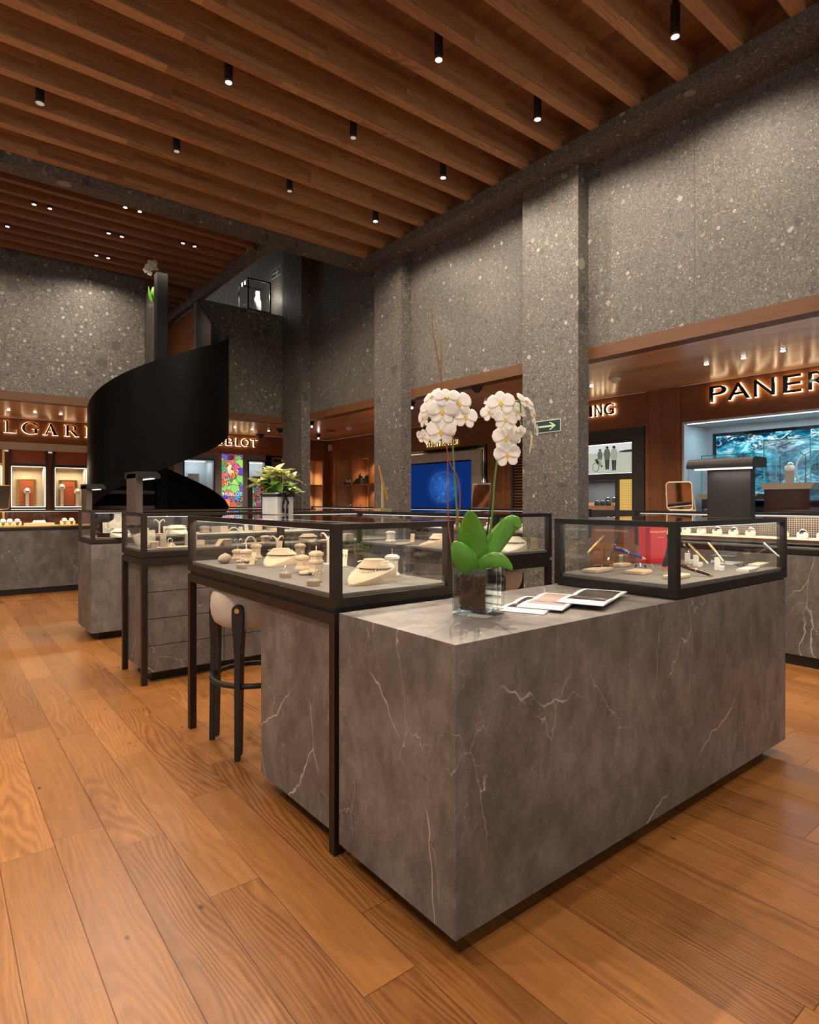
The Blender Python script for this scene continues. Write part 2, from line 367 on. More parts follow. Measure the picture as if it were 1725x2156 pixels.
def one(name, b, mat, label, cat, group=None, **kw): return tag(obj(name, b, mat, **kw), label, cat, group)
def copy_tree(o, parent=None):
    c = o.copy(); COL.objects.link(c); c.parent = parent
    for ch in list(o.children): copy_tree(ch, c)
    return c
def light(kind, loc, energy, color=NEUT, parent=None, size=.1, rot=(0, 0, 0), spot=None, blend=.6, sy=None):
    L = bpy.data.lights.new('light', kind); L.energy = energy; L.color = color
    if kind == 'AREA':
        L.size = size
        if sy: L.shape = 'RECTANGLE'; L.size_y = sy
    else: L.shadow_soft_size = size
    if spot: L.spot_size = spot; L.spot_blend = blend
    o = bpy.data.objects.new('light', L); COL.objects.link(o); o.location = loc; o.rotation_euler = rot
    if parent: o.parent = parent
    return o
ORD = ['first', 'second', 'third', 'fourth', 'fifth', 'sixth', 'seventh', 'eighth', 'ninth', 'tenth', 'eleventh', 'twelfth', 'thirteenth', 'fourteenth', 'fifteenth', 'sixteenth', 'seventeenth', 'eighteenth', 'nineteenth', 'twentieth']

# ------------------------------------------------------------------ the shell
XB, XP, XF, XS = 4.55, 4.40, 4.23, 6.38      # upper wall, pillar face, fascia, sign wall (east)
YB, YT0, YT1, YS = 8.85, 6.285, 6.46, 10.75  # upper wall north, transverse beam, sign wall north
ZS, ZW, ZU, ZC = 2.40, 2.507, 4.087, 4.19    # soffit, band top, beam undersides, joist undersides
ZD = 4.40
struct('floor', B().box(-6, 6.5, -4, 11, -.1, 0), 'floor')
struct('ceiling', B().box(-6, 4.6, -4, YT0, ZD, ZD + .1), 'deck_wood')
struct('ceiling', B().box(-6, 3.02, YT1, YB, ZD, ZD + .1).box(2.31, 3.02, YB, 10.6, ZD, ZD + .1), 'deck_wood')
struct('wall_east', B().box(XB, XB + .15, -4, 16, ZW, 6.2), 'ceppo')
struct('wall_north', B().box(-6, 2.31, YB, YB + .15, ZW, ZD), 'ceppo')
struct('wall_landing', B().box(3.04, XB, YB, YB + .15, ZW, 4.125), 'ceppo', )
struct('wall_void', B().box(3.02, XB, 15.8, 16, 2.9, 6.2), 'ceppo')
struct('ceiling', B().box(3.02, XB, YT1, 16, 6.2, 6.3), 'ceppo')
struct('trim_1', B().box(XB - .005, XB + .14, -4, YB, ZS, ZW), 'trim_y')
struct('trim_6', B().box(XB - .0006, XB, 2.252, 2.255, ZW, ZU).box(XB - .0006, XB, 1.02, 1.023, ZW, ZU).box(XB - .0006, XB, 4.78, 4.783, ZW, ZU).box(XB - .0006, XB, 7.25, 7.253, ZW, ZU), 'black')
struct('trim_2', B().box(-6, 2.31, YB - .005, YB + .14, ZS, ZW).box(2.31, XB, YB - .005, YB + .14, ZS, ZW), 'trim_x')
struct('ceiling', B().box(XB + .14, XS, -4, YS, ZS, ZS + .1), 'soffit_e')
struct('ceiling', B().box(-6, XB + .14, YB + .14, YS, ZS, ZS + .1), 'soffit_n')
struct('floor', B().box(2.31, XB, YB + .15, 16, 2.6, 2.9), 'ceppo')
struct('wall_upper_landing', B().box(1.8, 3.25, 10.6, 10.75, 2.9, ZD + .1), 'panel_n')
struct('wall_landing_side', B().box(3.11, 3.2, YB + .151, 10.6, 2.9, 4.086), 'panel_e')
struct('trim_3', B().box(4.354, XB, -4, YT0, ZC, ZD), 'deck_wood')

one('stone_fascia', B().box(XF, XB - .001, -4, YT0 - .001, ZU, ZC), 'ceppo', 'long conglomerate stone fascia under the ends of the timber joists above the right wall', 'fascia')
one('stone_beam', B().box(-6, XB - .001, YT0, YT1, ZU, 6.2), 'ceppo', 'grey conglomerate stone beam crossing the room between the two timber ceilings', 'beam')
one('stone_fascia', B().box(3.02, 3.10, YT1, 10.6, ZU, 6.2), 'ceppo', 'thin stone fascia edging the far slatted ceiling beside the open stair void', 'fascia')
for i, (y0, y1, zt, lb) in enumerate([(.70, 1.33, ZU, 'stone pillar at the far right edge of the room, nearest of all the pillars'),
        (3.20, 3.83, ZU, 'tall wide stone pillar carrying the green arrow sign'),
        (5.72, 6.285, ZU, 'stone pillar behind the gold-coloured stand, left of the blue screen'),
        (8.21, 8.83, 6.2, 'farthest stone pillar, behind the pale poinsettia')]):
    one('stone_pillar', B().box(XP, XB, y0, y1, 0, zt), 'ceppo', lb, 'pillar', 'conglomerate stone pillars along the right wall')
# joists of the near ceiling
n = 0; y = 6.232
JO = []
while n < 20:
    JO.append(y)
    one('ceiling_joist', B().box(-5.5, 4.353, y - .041, y + .041, ZC, ZD - .001), 'beam_wood',
        '%s timber joist counted from the grey stone cross beam towards the viewer' % (ORD[n] if n < 20 else 'farthest-back'), 'ceiling beam', 'timber joists of the near ceiling')
    y -= .3683; n += 1
y = 6.845; k = 0
while y < 10.55:
    x0, x1 = (-5.5, 3.02) if y < YB else (2.31, 3.02)
    if y - .035 < YB + .16 and y > YB - .04: y += .255; continue
    one('ceiling_slat', B().box(x0, x1, y - .035, y + .035, ZC, ZD - .001), 'slat_wood',
        '%s dark timber slat beyond the grey stone cross beam in the far ceiling' % ORD[k], 'ceiling slat', 'timber slats of the far ceiling')
    y += .255; k += 1
# ------------------------------------------------------------------ downlights
def downlight(p, label, power, h=.13, r=.030, tilt=(0, 0), spot=160, grp='black cylinder downlights between the joists', lens=True, top=ZD):
    t = empty('ceiling_downlight', (p[0], p[1], p[2]), label, 'downlight', group=grp)
    b = B().tube([(0, 0, .012), (0, 0, h)], r, 20)
    body = obj('lamp_body', b, 'black', t)
    ring = obj('trim_ring', B().lathe([(r * .72, .014), (r * .98, .014), (r, .0), (r * .80, .0), (r * .74, .012)], 20), 'chrome', t)
    obj('lens', B().tube([(0, 0, .004), (0, 0, .012)], r * .7, 16), 'lamp' if lens else 'lamp_dim', t)
    if top - p[2] > h: obj('drop_rod', B().tube([(0, 0, h), (0, 0, top - p[2] - .001)], r * .55, 10), 'black', t)
    if power:
        light('SPOT', (0, 0, -.012), power, WARM, t, .03, (tilt[0], tilt[1], 0), math.radians(spot), .4)
    return t
DL = [(493, 158, 'black cylinder downlight left of centre, lit, above the spiral stair side'), (936, 116, 'lit black cylinder downlight near the middle top of the ceiling'),
      (1143, 245, 'lit black downlight right of centre, just left of the big stone wall'), (1428, 74, 'longest black downlight at the top right of the ceiling'),
      (88, 204, 'black downlight nearest the left edge of the near ceiling'), (380, 308, 'small black downlight above the cross beam, left of centre'),
      (754, 282, 'black downlight tilted in the middle of the near ceiling'), (619, 395, 'small black downlight close above the grey cross beam'),
      (947, 366, 'round bright downlight seen as a star near the fascia, right of middle'), (804, 458, 'bright downlight seen as a star nearest the beam and fascia corner')]
for u, v, lb in DL:
    p = at(u, v, ZC - .03)
    k = round((6.232 - p.y) / .3683 - .5); p.y = 6.232 - (k + .5) * .3683
    dl = downlight(p, lb, SPOT_W * (1 if u not in (88, 380, 754, 619) else .75), h=.20 if u > 900 else .16, lens=u not in (88, 380, 754, 619))
    if u in (1143, 936):                                    # these two also throw a narrow beam on the orchid
        aim = Vector((1.32, 1.36, 1.1)) - p; light('SPOT', (0, 0, -.014), 330, WARM, dl, .02, aim.to_track_quat('-Z', 'Y').to_euler(), math.radians(17), .5)
for i, (x, y, lb) in enumerate([(.2, 1.1, 'downlight over the viewer, left'), (1.9, .25, 'downlight over the front of the grey counter'), (3.3, 1.2, 'downlight over the pen showcase'),
        (-1.2, 2.6, 'downlight beyond the left edge of the picture'), (-.8, -.6, 'downlight behind the viewer'), (1.0, 2.2, 'downlight over the front jewellery table'), (2.9, -.6, 'downlight right of the viewer'), (-1.5, 4.7, 'downlight over the aisle at the left')]):
    k = round((6.232 - y) / .3683 - .5); y = 6.232 - (k + .5) * .3683
    downlight((x, y, ZC - .03), 'black cylinder ' + lb, SPOT_W * (2.1 if x < 0 else 1.0), h=.16)
D2 = [(73, 427), (107, 435), (262, 440), (292, 449), (232, 487), (260, 494), (386, 512), (413, 516), (203, 538), (230, 541), (178, 571), (15, 480)]
D2L = ['leftmost pair of the far ceiling, left one', 'leftmost pair of the far ceiling, right one', 'pair nearest the cross beam, left one', 'pair nearest the cross beam, right one', 'middle pair of the far ceiling, left one',
       'middle pair of the far ceiling, right one', 'right pair of the far ceiling near the void, left one', 'right pair of the far ceiling near the void, right one', 'rear pair of the far ceiling, left one', 'rear pair of the far ceiling, right one', 'single one close to the rear stone wall', 'one at the left edge of the far ceiling']
for i, ((u, v), lb) in enumerate(zip(D2, D2L)):
    p = at(u, v, ZC - .0); k = round((p.y - 6.845) / .255 - .5); p.y = 6.845 + (k + .5) * .255
    downlight(p, 'small black downlight: ' + lb, 26, h=.08, r=.024, grp='small downlights of the far ceiling')

# dome cameras, smoke detectors, small soffit lamps
def dome(p, label, mat='black', r=.055):
    t = empty('dome_camera', p, label, 'security camera')
    obj('mount', B().lathe([(r * 1.15, 0), (r * 1.15, -.012), (r, -.03)], 24), mat, t)
    obj('dome', B().sphere((0, 0, -.032), r * .72, .8, 20), 'gloss_black', t); return t
dome(at(545, 517, ZC), 'black dome camera on the far ceiling beside the cross beam and stair void')
dome(at(1005, 815, ZS), 'black dome camera on the wooden soffit above the orchid, between two pillars')
dome(at(548, 914, ZS), 'black dome camera on the far soffit, left of the two by the pillar', r=.07)
dome(at(590, 903, ZS), 'black dome camera on the far soffit touching the farthest pillar', r=.07)
def smoke(p, label, r=.06):
    t = empty('smoke_detector', p, label, 'smoke detector')
    obj('base', B().lathe([(r, 0), (r, -.012), (r * .9, -.02)], 24), 'white', t)
    obj('sensor_head', B().lathe([(r * .62, -.02), (r * .6, -.035), (r * .35, -.045)], 24), 'white', t)
smoke(at(1295, 797, ZS), 'white smoke detector on the wooden soffit near the right wall signs')
smoke(at(735, 900, ZS), 'white smoke detector on the far wooden soffit between the pillars')
one('ceiling_speaker', B().lathe([(.08, 0), (.078, -.006)], 28, at(698, 907, ZS)), 'black', 'dark round ceiling speaker in the soffit left of the far smoke detector', 'speaker')
def bullet(p, label, aim):
    t = empty('track_spotlight', p, label, 'spotlight')
    obj('mount', B().box(-.05, .03, -.02, .02, -.018, 0), 'black', t)
    d = Vector(aim).normalized(); obj('lamp_head', B().tube([(0, 0, -.03), Vector((0, 0, -.03)) + d * .08], .028, 16), 'black', t)
    obj('lens', B().tube([Vector((0, 0, -.03)) + d * .081, Vector((0, 0, -.03)) + d * .086], .014, 16), 'lamp', t)
bullet(at(657, 888, ZS), 'small black spotlight on the far soffit beside the farthest pillar', (-.3, -.5, -.5))
bullet(at(671, 914, ZS), 'small black spotlight deeper on the far soffit near the wooden corner', (-.3, -.5, -.5))
bullet(at(869, 846, ZS), 'small black spotlight on the soffit hidden half behind the second pillar', (-.4, -.4, -.5))
one('motion_sensor', B().rbox(atx(695, 943, XS - .028), (.05, .07, .12)), 'white', 'white wall sensor box in the wooden corner of the shops', 'sensor')
def pin(p, label, pw, grp):
    t = empty('recessed_spotlight', p, label, 'recessed light', group=grp)
    obj('trim_ring', B().lathe([(.030, 0), (.030, -.004), (.02, -.004)], 20), 'chrome', t)
    obj('lens', B().tube([(0, 0, -.0045), (0, 0, -.0075)], .019, 14), 'lamp', t)
    light('SPOT', (0, 0, -.02), pw, WARM, t, .03, (0, 0, 0), math.radians(120), .8)
pos = ['left', 'middle', 'right']
for i, (u, v) in enumerate([(18, 863), (74, 868), (128, 872)]): pin(at(u, v, ZS), '%s small light of the three in the soffit over the left shop sign' % pos[i], 26, 'soffit lights left')
for i, (u, v) in enumerate([(495, 900), (531, 904), (566, 907)]): pin(at(u, v, ZS), '%s small light of the three in the soffit over the far shop sign' % pos[i], 18, 'soffit lights far')
for i, (u, v) in enumerate([(1488, 766), (1566, 753), (1649, 738)]): pin(at(u, v, ZS), '%s small light of the three in the soffit over the right shop sign' % pos[i], 26, 'soffit lights right')
for i, (x, y, w) in enumerate([(5.6, 3.9, 22), (5.5, 5.4, 20), (5.5, 7.6, 16), (4.95, 3.6, 14), (3.2, 9.9, 14), (4.9, 9.6, 12), (-.9, 9.9, 22)]): pin((x, y, ZS), 'small recessed soffit light over the shop aisle, ' + ['before the black and white picture', 'before the blue screen', 'before the wooden cabinets', 'close behind the arrow-sign pillar', 'over the far grey showcase wall', 'over the wooden corner', 'beyond the left picture edge'][i], w, 'soffit lights aisle')

# ------------------------------------------------------------------ stone counters
def stone_block(name, x0, x1, y0, y1, z1, label, mat='marble', kick=.06, inset=.07, seam=None):
    t = empty(name, (x0, y0, 0), label, 'counter'); w, d = x1 - x0, y1 - y0
    obj('stone_body', B().box(0, w, 0, d, kick, z1), mat, t, bevel=.0015)
    obj('toe_kick', B().box(inset, w - inset, inset, d - inset, 0, kick), 'bronze2', t)
    return t
XE = 3.07
cm = stone_block('stone_counter', 1.015, XE, 1.10, 1.645, .795, 'large grey marble counter block in the foreground with vase and magazines')
stone_block('stone_counter', 1.02, XE, 5.50, 6.05, .795, 'grey marble counter block under the third showcase, behind the drawer counter', kick=.065)
# plinth under table A
stone_block('stone_pedestal', 1.035, 1.50, 1.705, 2.27, .744, 'narrow grey marble pedestal under the front jewellery table beside the stool', kick=.06)
# drawers under T2
t = empty('drawer_counter', (1.055, 3.995, 0), 'grey marble drawer cabinet under the second jewellery table', 'cabinet')
W = XE - .03 - 1.055
obj('stone_body', B().box(0, W, .022, .455, .067, .744), 'marble', t, bevel=.001)
obj('toe_kick', B().box(.05, W - .05, .07, .40, 0, .067), 'bronze2', t)
for c in range(4):
    for r in range(4):
        x0 = .004 + c * (W / 4); z0 = .067 + r * .1700
        obj('drawer_front', B().box(x0 + .002, x0 + W / 4 - .002, 0, .02, z0 + .002, z0 + .1675), 'marble', t, bevel=.001)

# ------------------------------------------------------------------ showcases
def showcase(x0, x1, y0, y1, label, legs=True, z0=.795, z1=1.078, mat='bronze', shelf=None, pw=1.62, deckmat='deck', lcol=WARM, gapz=True, ledrows=1):
    t = empty('display_table' if legs else 'display_case', (x0, y0, 0), label, 'showcase'); w, d = x1 - x0, y1 - y0; P = .032
    obj('base_frame', B().box(0, w, 0, d, z0 + .006, z0 + .040), mat, t, bevel=.001)
    obj('shadow_gap', B().box(.010, w - .010, .010, d - .010, z0 - .002, z0 + .006), 'black', t)
    for x in (0, w - P):
        for y in (0, d - P): obj('corner_post', B().box(x, x + P, y, y + P, z0 + .040, z1 - .022), mat, t, bevel=.0008)
    for a in ((0, w, 0, P), (0, w, d - P, d)): obj('top_rail', B().box(*a, z1 - .022, z1 - .0005), mat, t, bevel=.0008)
    for a in ((0, P, P, d - P), (w - P, w, P, d - P)): obj('top_rail', B().box(*a, z1 - .022, z1 - .0005), mat, t, bevel=.0008)
    obj('display_deck', B().box(.012, w - .012, .012, d - .012, z0 + .040, z0 + .052), deckmat, t)
    g0, g1 = z0 + .0405, z1 - .0225
    for a in ((P, w - P, .010, .010), (P, w - P, d - .010, d - .010)):
        b = B(); vs = [b.b.verts.new(p) for p in ((a[0], a[2], g0), (a[1], a[2], g0), (a[1], a[2], g1), (a[0], a[2], g1))]; b.b.faces.new(vs); obj('glass_pane', b, 'glass', t)
    for x in (.010, w - .010):
        b = B(); vs = [b.b.verts.new(p) for p in ((x, P, g0), (x, d - P, g0), (x, d - P, g1), (x, P, g1))]; b.b.faces.new(vs); obj('glass_pane', b, 'glass', t)
    b = B(); vs = [b.b.verts.new(p) for p in ((.004, .004, z1), (w - .004, .004, z1), (w - .004, d - .004, z1), (.004, d - .004, z1))]; b.b.faces.new(vs); obj('glass_top', b, 'glass', t)
    # led strip under the top rails of the long sides, with its light
    for sd in ((0, 1) if ledrows > 1 else (0,)):
        if w >= d:
            yy = P + .006 if sd == 0 else d - P - .006
            obj('light_strip', B().box(P, w - P, yy - .003, yy + .003, z1 - .027, z1 - .0225), 'led', t)
            light('AREA', (w / 2, yy, z1 - .030), pw * w, lcol, t, w - .1, (math.radians(18 if sd == 0 else -18), 0, 0), sy=.01)
        else:
            xx = P + .006 if sd == 0 else w - P - .006
            obj('light_strip', B().box(xx - .003, xx + .003, P, d - P, z1 - .027, z1 - .0225), 'led', t)
            light('AREA', (xx, d / 2, z1 - .030), pw * d, lcol, t, .01, (0, math.radians(-18 if sd == 0 else 18), 0), sy=d - .1)
    if shelf:
        for (a0, a1, b0, b1, zz) in shelf:
            obj('glass_shelf', B().box(a0 - x0, a1 - x0, b0 - y0, b1 - y0, zz, zz + .005), 'glass_t', t)
            obj('shelf_lining', B().box(a0 - x0 + .01, a1 - x0 - .01, b0 - y0 + .01, b1 - y0 - .01, zz + .0055, zz + .011), 'linen', t)
    if legs:
        q = .034
        obj('apron', B().box(0, w, 0, d, z0 - .048, z0 - .010), mat, t, bevel=.001)
        obj('shadow_gap', B().box(.010, w - .010, .010, d - .010, z0 - .010, z0 - .002), 'black', t)
        for x in (0, w - q):
            for y in (0, d - q): obj('leg', B().box(x, x + q, y, y + q, 0, z0 - .0485), mat, t, bevel=.001)
    return t
showcase(1.020, 1.545, 1.682, 3.112, 'bronze framed glass jewellery table nearest the viewer with a stool beneath it', pw=1.89, ledrows=2)
showcase(1.020, XE, 3.970, 4.480, 'long bronze framed glass jewellery table over the marble drawers', pw=2.16, shelf=[(1.35, 2.9, 4.20, 4.46, .915)])
showcase(2.540, 3.045, 2.410, 3.860, 'bronze framed glass jewellery table behind the orchid, before the arrow-sign pillar', pw=1.35, mat='bronze2')
showcase(2.088, XE + .02, 1.10, 1.64, 'dark glass pen showcase standing on the right end of the marble counter', legs=False, mat='bronze2', pw=2.43, z0=.795)
showcase(1.020, XE, 5.50, 6.05, 'bronze framed glass showcase on the third marble block, left of the spiral stair', legs=False, pw=2.16)
one('bright_spot_lamp', B().sphere(aty(352, 1086, 3.985), .0045), 'led_star', 'tiny dazzling lamp under the top rail of the second jewellery table', 'lamp')

# reading-lamp boards on the showcases
def lampboard(x, y0, y1, z0, h, side, label, mat):     # board in the plane X=x, curved hood on one side
    t = empty('counter_lamp', (x, (y0 + y1) / 2, z0), label, 'lamp'); w = (y1 - y0) / 2; T = .045
    xx = (0, T)
    obj('board', B().box(0, T, -w, w, 0, h), mat, t, bevel=.001)
    prof = []; e = .10
    for k in range(7): a = PI / 2 * k / 6; prof.append((-e + .035 - .035 * math.sin(a) , h + .012 - .035 + .035 * math.cos(a) if k else h + .012))
    prof = [(T, h - .030), (T, h + .012)] + [(-e + .035 - .035 * math.sin(PI / 2 * k / 6), h - .023 + .035 * math.cos(PI / 2 * k / 6)) for k in range(7)] + [(-e, h - .030)]
    ext = .045 
    sx = (lambda v: v) if side < 0 else (lambda v: T - v)
    obj('lamp_hood', B().prism(prof, lambda a, c: (sx(a), -w - ext, c), lambda a, c: (sx(a), w + ext, c)), 'stained', t)
    lx = sx(-e * .55)
    obj('light_tube', B().box(lx - .012, lx + .012, -w - ext + .02, w + ext - .02, h - .037, h - .0305), 'led', t)
    light('AREA', (lx, 0, h - .04), .5, NEUT, t, .02, (0, 0, 0), sy=2 * w)
lampboard(2.715, 1.105, 1.288, 1.079, .245, -1, 'wide black oak lamp board with curved hood on the pen showcase', 'stained')
lampboard(1.035, 4.18, 4.41, 1.079, .255, 1, 'grey-brown oak lamp board with hood at the left end of the second jewellery table', 'stained_b')
lampboard(1.035, 5.78, 5.995, 1.079, .21, 1, 'grey-brown oak lamp board with hood on the third showcase, left of the stair', 'stained_b')

# ------------------------------------------------------------------ bar stools
def stool(x, y, rz, label):
    t = empty('bar_stool', (x, y, 0), label, 'stool', rz, 'bar stools at the jewellery tables')
    prof = [(.0001, .570), (.12, .568), (.165, .574), (.190, .592), (.203, .625), (.208, .665), (.205, .705), (.195, .730), (.172, .744), (.12, .750), (.0001, .751)]
    obj('seat', B().lathe(prof, 40), 'boucle', t)
    for k in range(4):
        a = PI / 4 + k * PI / 2; d = Vector((math.cos(a), math.sin(a), 0)); s_ = Vector((-d.y, d.x, 0))
        prf = [(-.0235, 0), (.0235, 0)]
        out = [(-.011, 0), (.011, 0), (.014, .30), (.015, .46), (.022, .54), (.026, .60), (.027, .660)]
        out += [(.027 * math.cos(PI * q / 8), .665 + .027 * math.sin(PI * q / 8)) for q in range(1, 8)]
        out += [(-.027, .660), (-.026, .60), (-.022, .54), (-.015, .46), (-.014, .30)]
        def f(off):
            def g_(u, z):
                r = .208 if z > .56 else .208 - .004
                lean = .012 * (1 - z / .7)
                return tuple(d * (r + off + lean) + s_ * u + Vector((0, 0, z)))
            return g_
        lg = obj('leg', B().prism(out, f(-.010 ), f(.014)), 'black', t, bevel=.003)
        obj('inner_brace', B().prism([(-.012, .02), (.012, .02), (.016, .46), (.024, .575), (-.024, .575), (-.016, .46)], f(-.030), f(-.011)), 'black', t)
        kb = d * .2225; obj('brass_button', B().tube([kb + Vector((0, 0, .665)), kb + d * .0045 + Vector((0, 0, .665))], .0115, 18), 'brass', t)
    obj('footrest_ring', B().tube([(math.cos(a) * .200, math.sin(a) * .200, .325) for a in [2 * PI * q / 48 for q in range(48)]], .0125, 12, closed=True), 'black', t)
    return t
stool(1.215, 2.725, 0, 'beige boucle bar stool with black legs tucked under the front jewellery table')
stool(2.90, 2.80, .3, 'beige bar stool half hidden behind the orchid vase under the rear jewellery table')

# ------------------------------------------------------------------ spiral stair
CXs, CYs, RS = 2.20, 7.70, .80
a0 = math.atan2(-CA * 1, 1) 
vdir = math.atan2(-CYs, -CXs)                       # from the centre towards the viewer
def sang(phi): return vdir + PI / 2 - math.radians(phi)   # phi 0 = right silhouette, 90 = facing the viewer, 180 = left silhouette
def ztop(phi): return 3.28 - phi / 90 * .55
st = empty('spiral_stair', (CXs, CYs, 0), 'black steel spiral stair with solid curved balustrade rising to the upper floor', 'staircase')
T = .014
def rib(r, ph0, ph1, n, hh=1.23):
    b = B(); rows = []
    for i in range(n + 1):
        ph = ph0 + (ph1 - ph0) * i / n; a = sang(ph); zt = ztop(ph); zb = max(0.0, zt - hh)
        c, s_ = math.cos(a), math.sin(a)
        rows.append([b.b.verts.new(p) for p in ((r * c, r * s_, zb), (r * c, r * s_, max(zt, .02)), ((r - T) * c, (r - T) * s_, max(zt, .02)), ((r - T) * c, (r - T) * s_, zb))])
    for A, C in zip(rows, rows[1:]):
        for k in range(4): b.b.faces.new((A[k], A[(k + 1) % 4], C[(k + 1) % 4], C[k]))
    b.b.faces.new(rows[0][::-1]); b.b.faces.new(rows[-1]); b.smooth = True
    return b
obj('balustrade', rib(RS, -38, 505, 120), 'steel', st)
obj('central_column', B().box(-.065, .065, -.065, .065, 0, 3.94), 'steel', st, bevel=.003)
# landing panels
pa = Vector((RS * math.cos(sang(-38)), RS * math.sin(sang(-38)), 0)); pb = Vector((3.04 - CXs, YB - CYs, 0))
def panel(p, q, zp1, zq1, zp0, zq0, th=.014):
    n_ = Vector((-(q - p).y, (q - p).x, 0)).normalized() * th
    b = B(); P4 = [(p, zp0), (q, zq0), (q, zq1), (p, zp1)]
    A = [b.b.verts.new((v.x, v.y, z)) for v, z in P4]; C = [b.b.verts.new((v.x + n_.x, v.y + n_.y, z)) for v, z in P4]
    for k in range(4): b.b.faces.new((A[k], A[(k + 1) % 4], C[(k + 1) % 4], C[k]))
    b.b.faces.new(A[::-1]); b.b.faces.new(C); return b
obj('landing_panel', panel(pa, pb, ztop(-38), 4.12, 2.55, 2.6), 'steel_in', st)
obj('landing_panel', panel(Vector((2.312 - CXs, YB - CYs, 0)), Vector((-.062, .07, 0)), 4.13, 3.58, 2.75, 2.75), 'charcoal', st)
obj('landing_platform', B().prism([(2.32 - CXs, 8.84 - CYs), (3.03 - CXs, 8.84 - CYs), (.52, .40), (-.02, .12)], lambda x, y: (x, y, 2.56), lambda x, y: (x, y, 2.62)), 'steel_in', st)
for k in range(15):
    ph = -20 + k * 30; zz = ztop(ph) - 1.02
    if zz < .1: break
    a1, a2 = sang(ph), sang(ph + 31); b = B()
    pts = [(.07, a1), (RS - T - .002, a1), (RS - T - .002, (a1 + a2) / 2), (RS - T - .002, a2), (.07, a2)]
    b.prism(pts, lambda r, a: (r * math.cos(a), r * math.sin(a), zz - .04), lambda r, a: (r * math.cos(a), r * math.sin(a), zz)); obj('tread', b, 'steel_in', st)
# ------------------------------------------------------------------ shop walls with openings
def EY(u, x=XS): return atx(u, HY, x).y
def EZ(u, v, x=XS): return atx(u, v, x).z
def NX(u, y=YS): return aty(u, HY, y).x
def NZ(u, v, y=YS): return aty(u, v, y).z
def wall_open(name, axis, c0, c1, lo, hi, ztop, ops, mat):
    b = B(); ops = sorted(ops); cur = lo
    def bx(a0, a1, z0, z1):
        if a1 - a0 > 1e-3 and z1 - z0 > 1e-3:
            b.box(c0, c1, a0, a1, z0, z1) if axis == 'x' else b.box(a0, a1, c0, c1, z0, z1)
    for a0, a1, z0, z1 in ops:
        bx(cur, a0, 0, ztop); bx(a0, a1, 0, z0); bx(a0, a1, z1, ztop); cur = a1
    bx(cur, hi, 0, ztop); struct(name, b, mat)
PY1, PZ1 = EY(1437), EZ(1437, 889.5)                       # right shop niche
BY0, BY1 = EY(1358.5), EY(1358.5) + 1.45                   # black unit
IY0, IY1, IZ1 = EY(1026), EY(1026) + 2.05, EZ(1026, 936)
CY1, CY0, CZ1 = EY(706.8), 8.55, EZ(706.8, 967)
LX1 = NX(682)
wall_open('wall_shops_east', 'x', XS, XS + .15, -4, YS + .15, ZS - .001, [(-2.2, PY1, .95, PZ1), (BY0, BY1, .85, PZ1), (IY0, IY1, .95, IZ1), (CY0, CY1, .95, CZ1)], 'panel_e')
BX = [(-1.05, -.02)]; 
wall_open('wall_shops_north', 'y', YS, YS + .15, -6, XS + .15, ZS - .001, [(-2.5, 2.35, .7, 2.04), (2.45, 5.0, .7, 2.03), (5.12, LX1, .95, CZ1)], 'panel_n')
struct('trim_4', B().box(XS - .012, XS - .001, EY(1437) + .02, BY0 - .012, 0, ZS - .002), 'panel_v')
struct('trim_5', B().box(XS - .012, XS - .001, IY0 - .36, IY0 - .02, 0, ZS - .35), 'panel_v')

# ---- right shop niche with the ocean screen
t = empty('shop_niche', (XS, 0, 0), 'pale lined shop niche under the large right sign, holding glass cases and the ocean screen', 'niche')
D = .52
obj('niche_lining', B().box(0, D + .1, PY1 - .02, PY1, .95, PZ1).box(D, D + .1, -2.2, PY1 - .02, .95, PZ1).box(0, D, -2.2, PY1 - .02, PZ1 - .02, PZ1).box(0, D, -2.2, PY1 - .02, .95, .97), M['lightgrey'], t)
obj('light_strip', B().box(.03, .05, -2.1, PY1 - .04, PZ1 - .026, PZ1 - .0205), 'ledw', t)
light('AREA', (.18, 1.3, PZ1 - .03), 22, (.62, .85, 1.0), t, .06, (0, 0, 0), sy=3.6)
def ocean():
    g = G('ocean_screen'); co = g.co(); x = g.xyz(co)
    p = g.vm('MULTIPLY', co, (1, 1.0, 2.2)); a = g.noise(p, 2.2, 8, .68, 1.4); b2 = g.noise(g.vm('ADD', p, (4, 4, 4)), 5.5, 8, .75, 1.8)
    col = g.ramp(a.outputs[0], [(.32, (.0, .006, .022)), (.45, (.002, .035, .075)), (.56, (.012, .19, .28)), (.68, (.25, .70, .82))])
    foam = g.step(b2.outputs[0], .49, .60)
    top = g.step(x[2], 1.62, 1.86); low = g.ma('SUBTRACT', 1.0, g.step(x[2], 1.22, 1.50))
    col = g.mix(g.ma('MULTIPLY', foam, g.ma('MULTIPLY_ADD', top, .9, .10, clamp=True)), col, (.75, .95, 1.0))
    col = g.mix(g.ma('MULTIPLY', foam, g.ma('MULTIPLY', low, .75)), col, (.42, .62, .85))
    e = g.n('Emission', {0: col, 1: 1.7}); g.t.links.new(e.outputs[0], g.out.inputs[0]); return g.m
t = empty('ocean_screen', (XS + D, 0, 0), 'large backlit screen showing turquoise breaking ocean waves', 'screen')
sy1, sz1 = atx(1504, HY, XS + D).y, atx(1504, 914, XS + D).z
obj('screen_frame', B().box(-.03, -.001, -2.0, sy1, 1.10, sz1), 'gloss_black', t)
obj('screen_image', B().box(-.035, -.0305, -1.96, sy1 - .04, 1.16, sz1 - .035), ocean(), t)
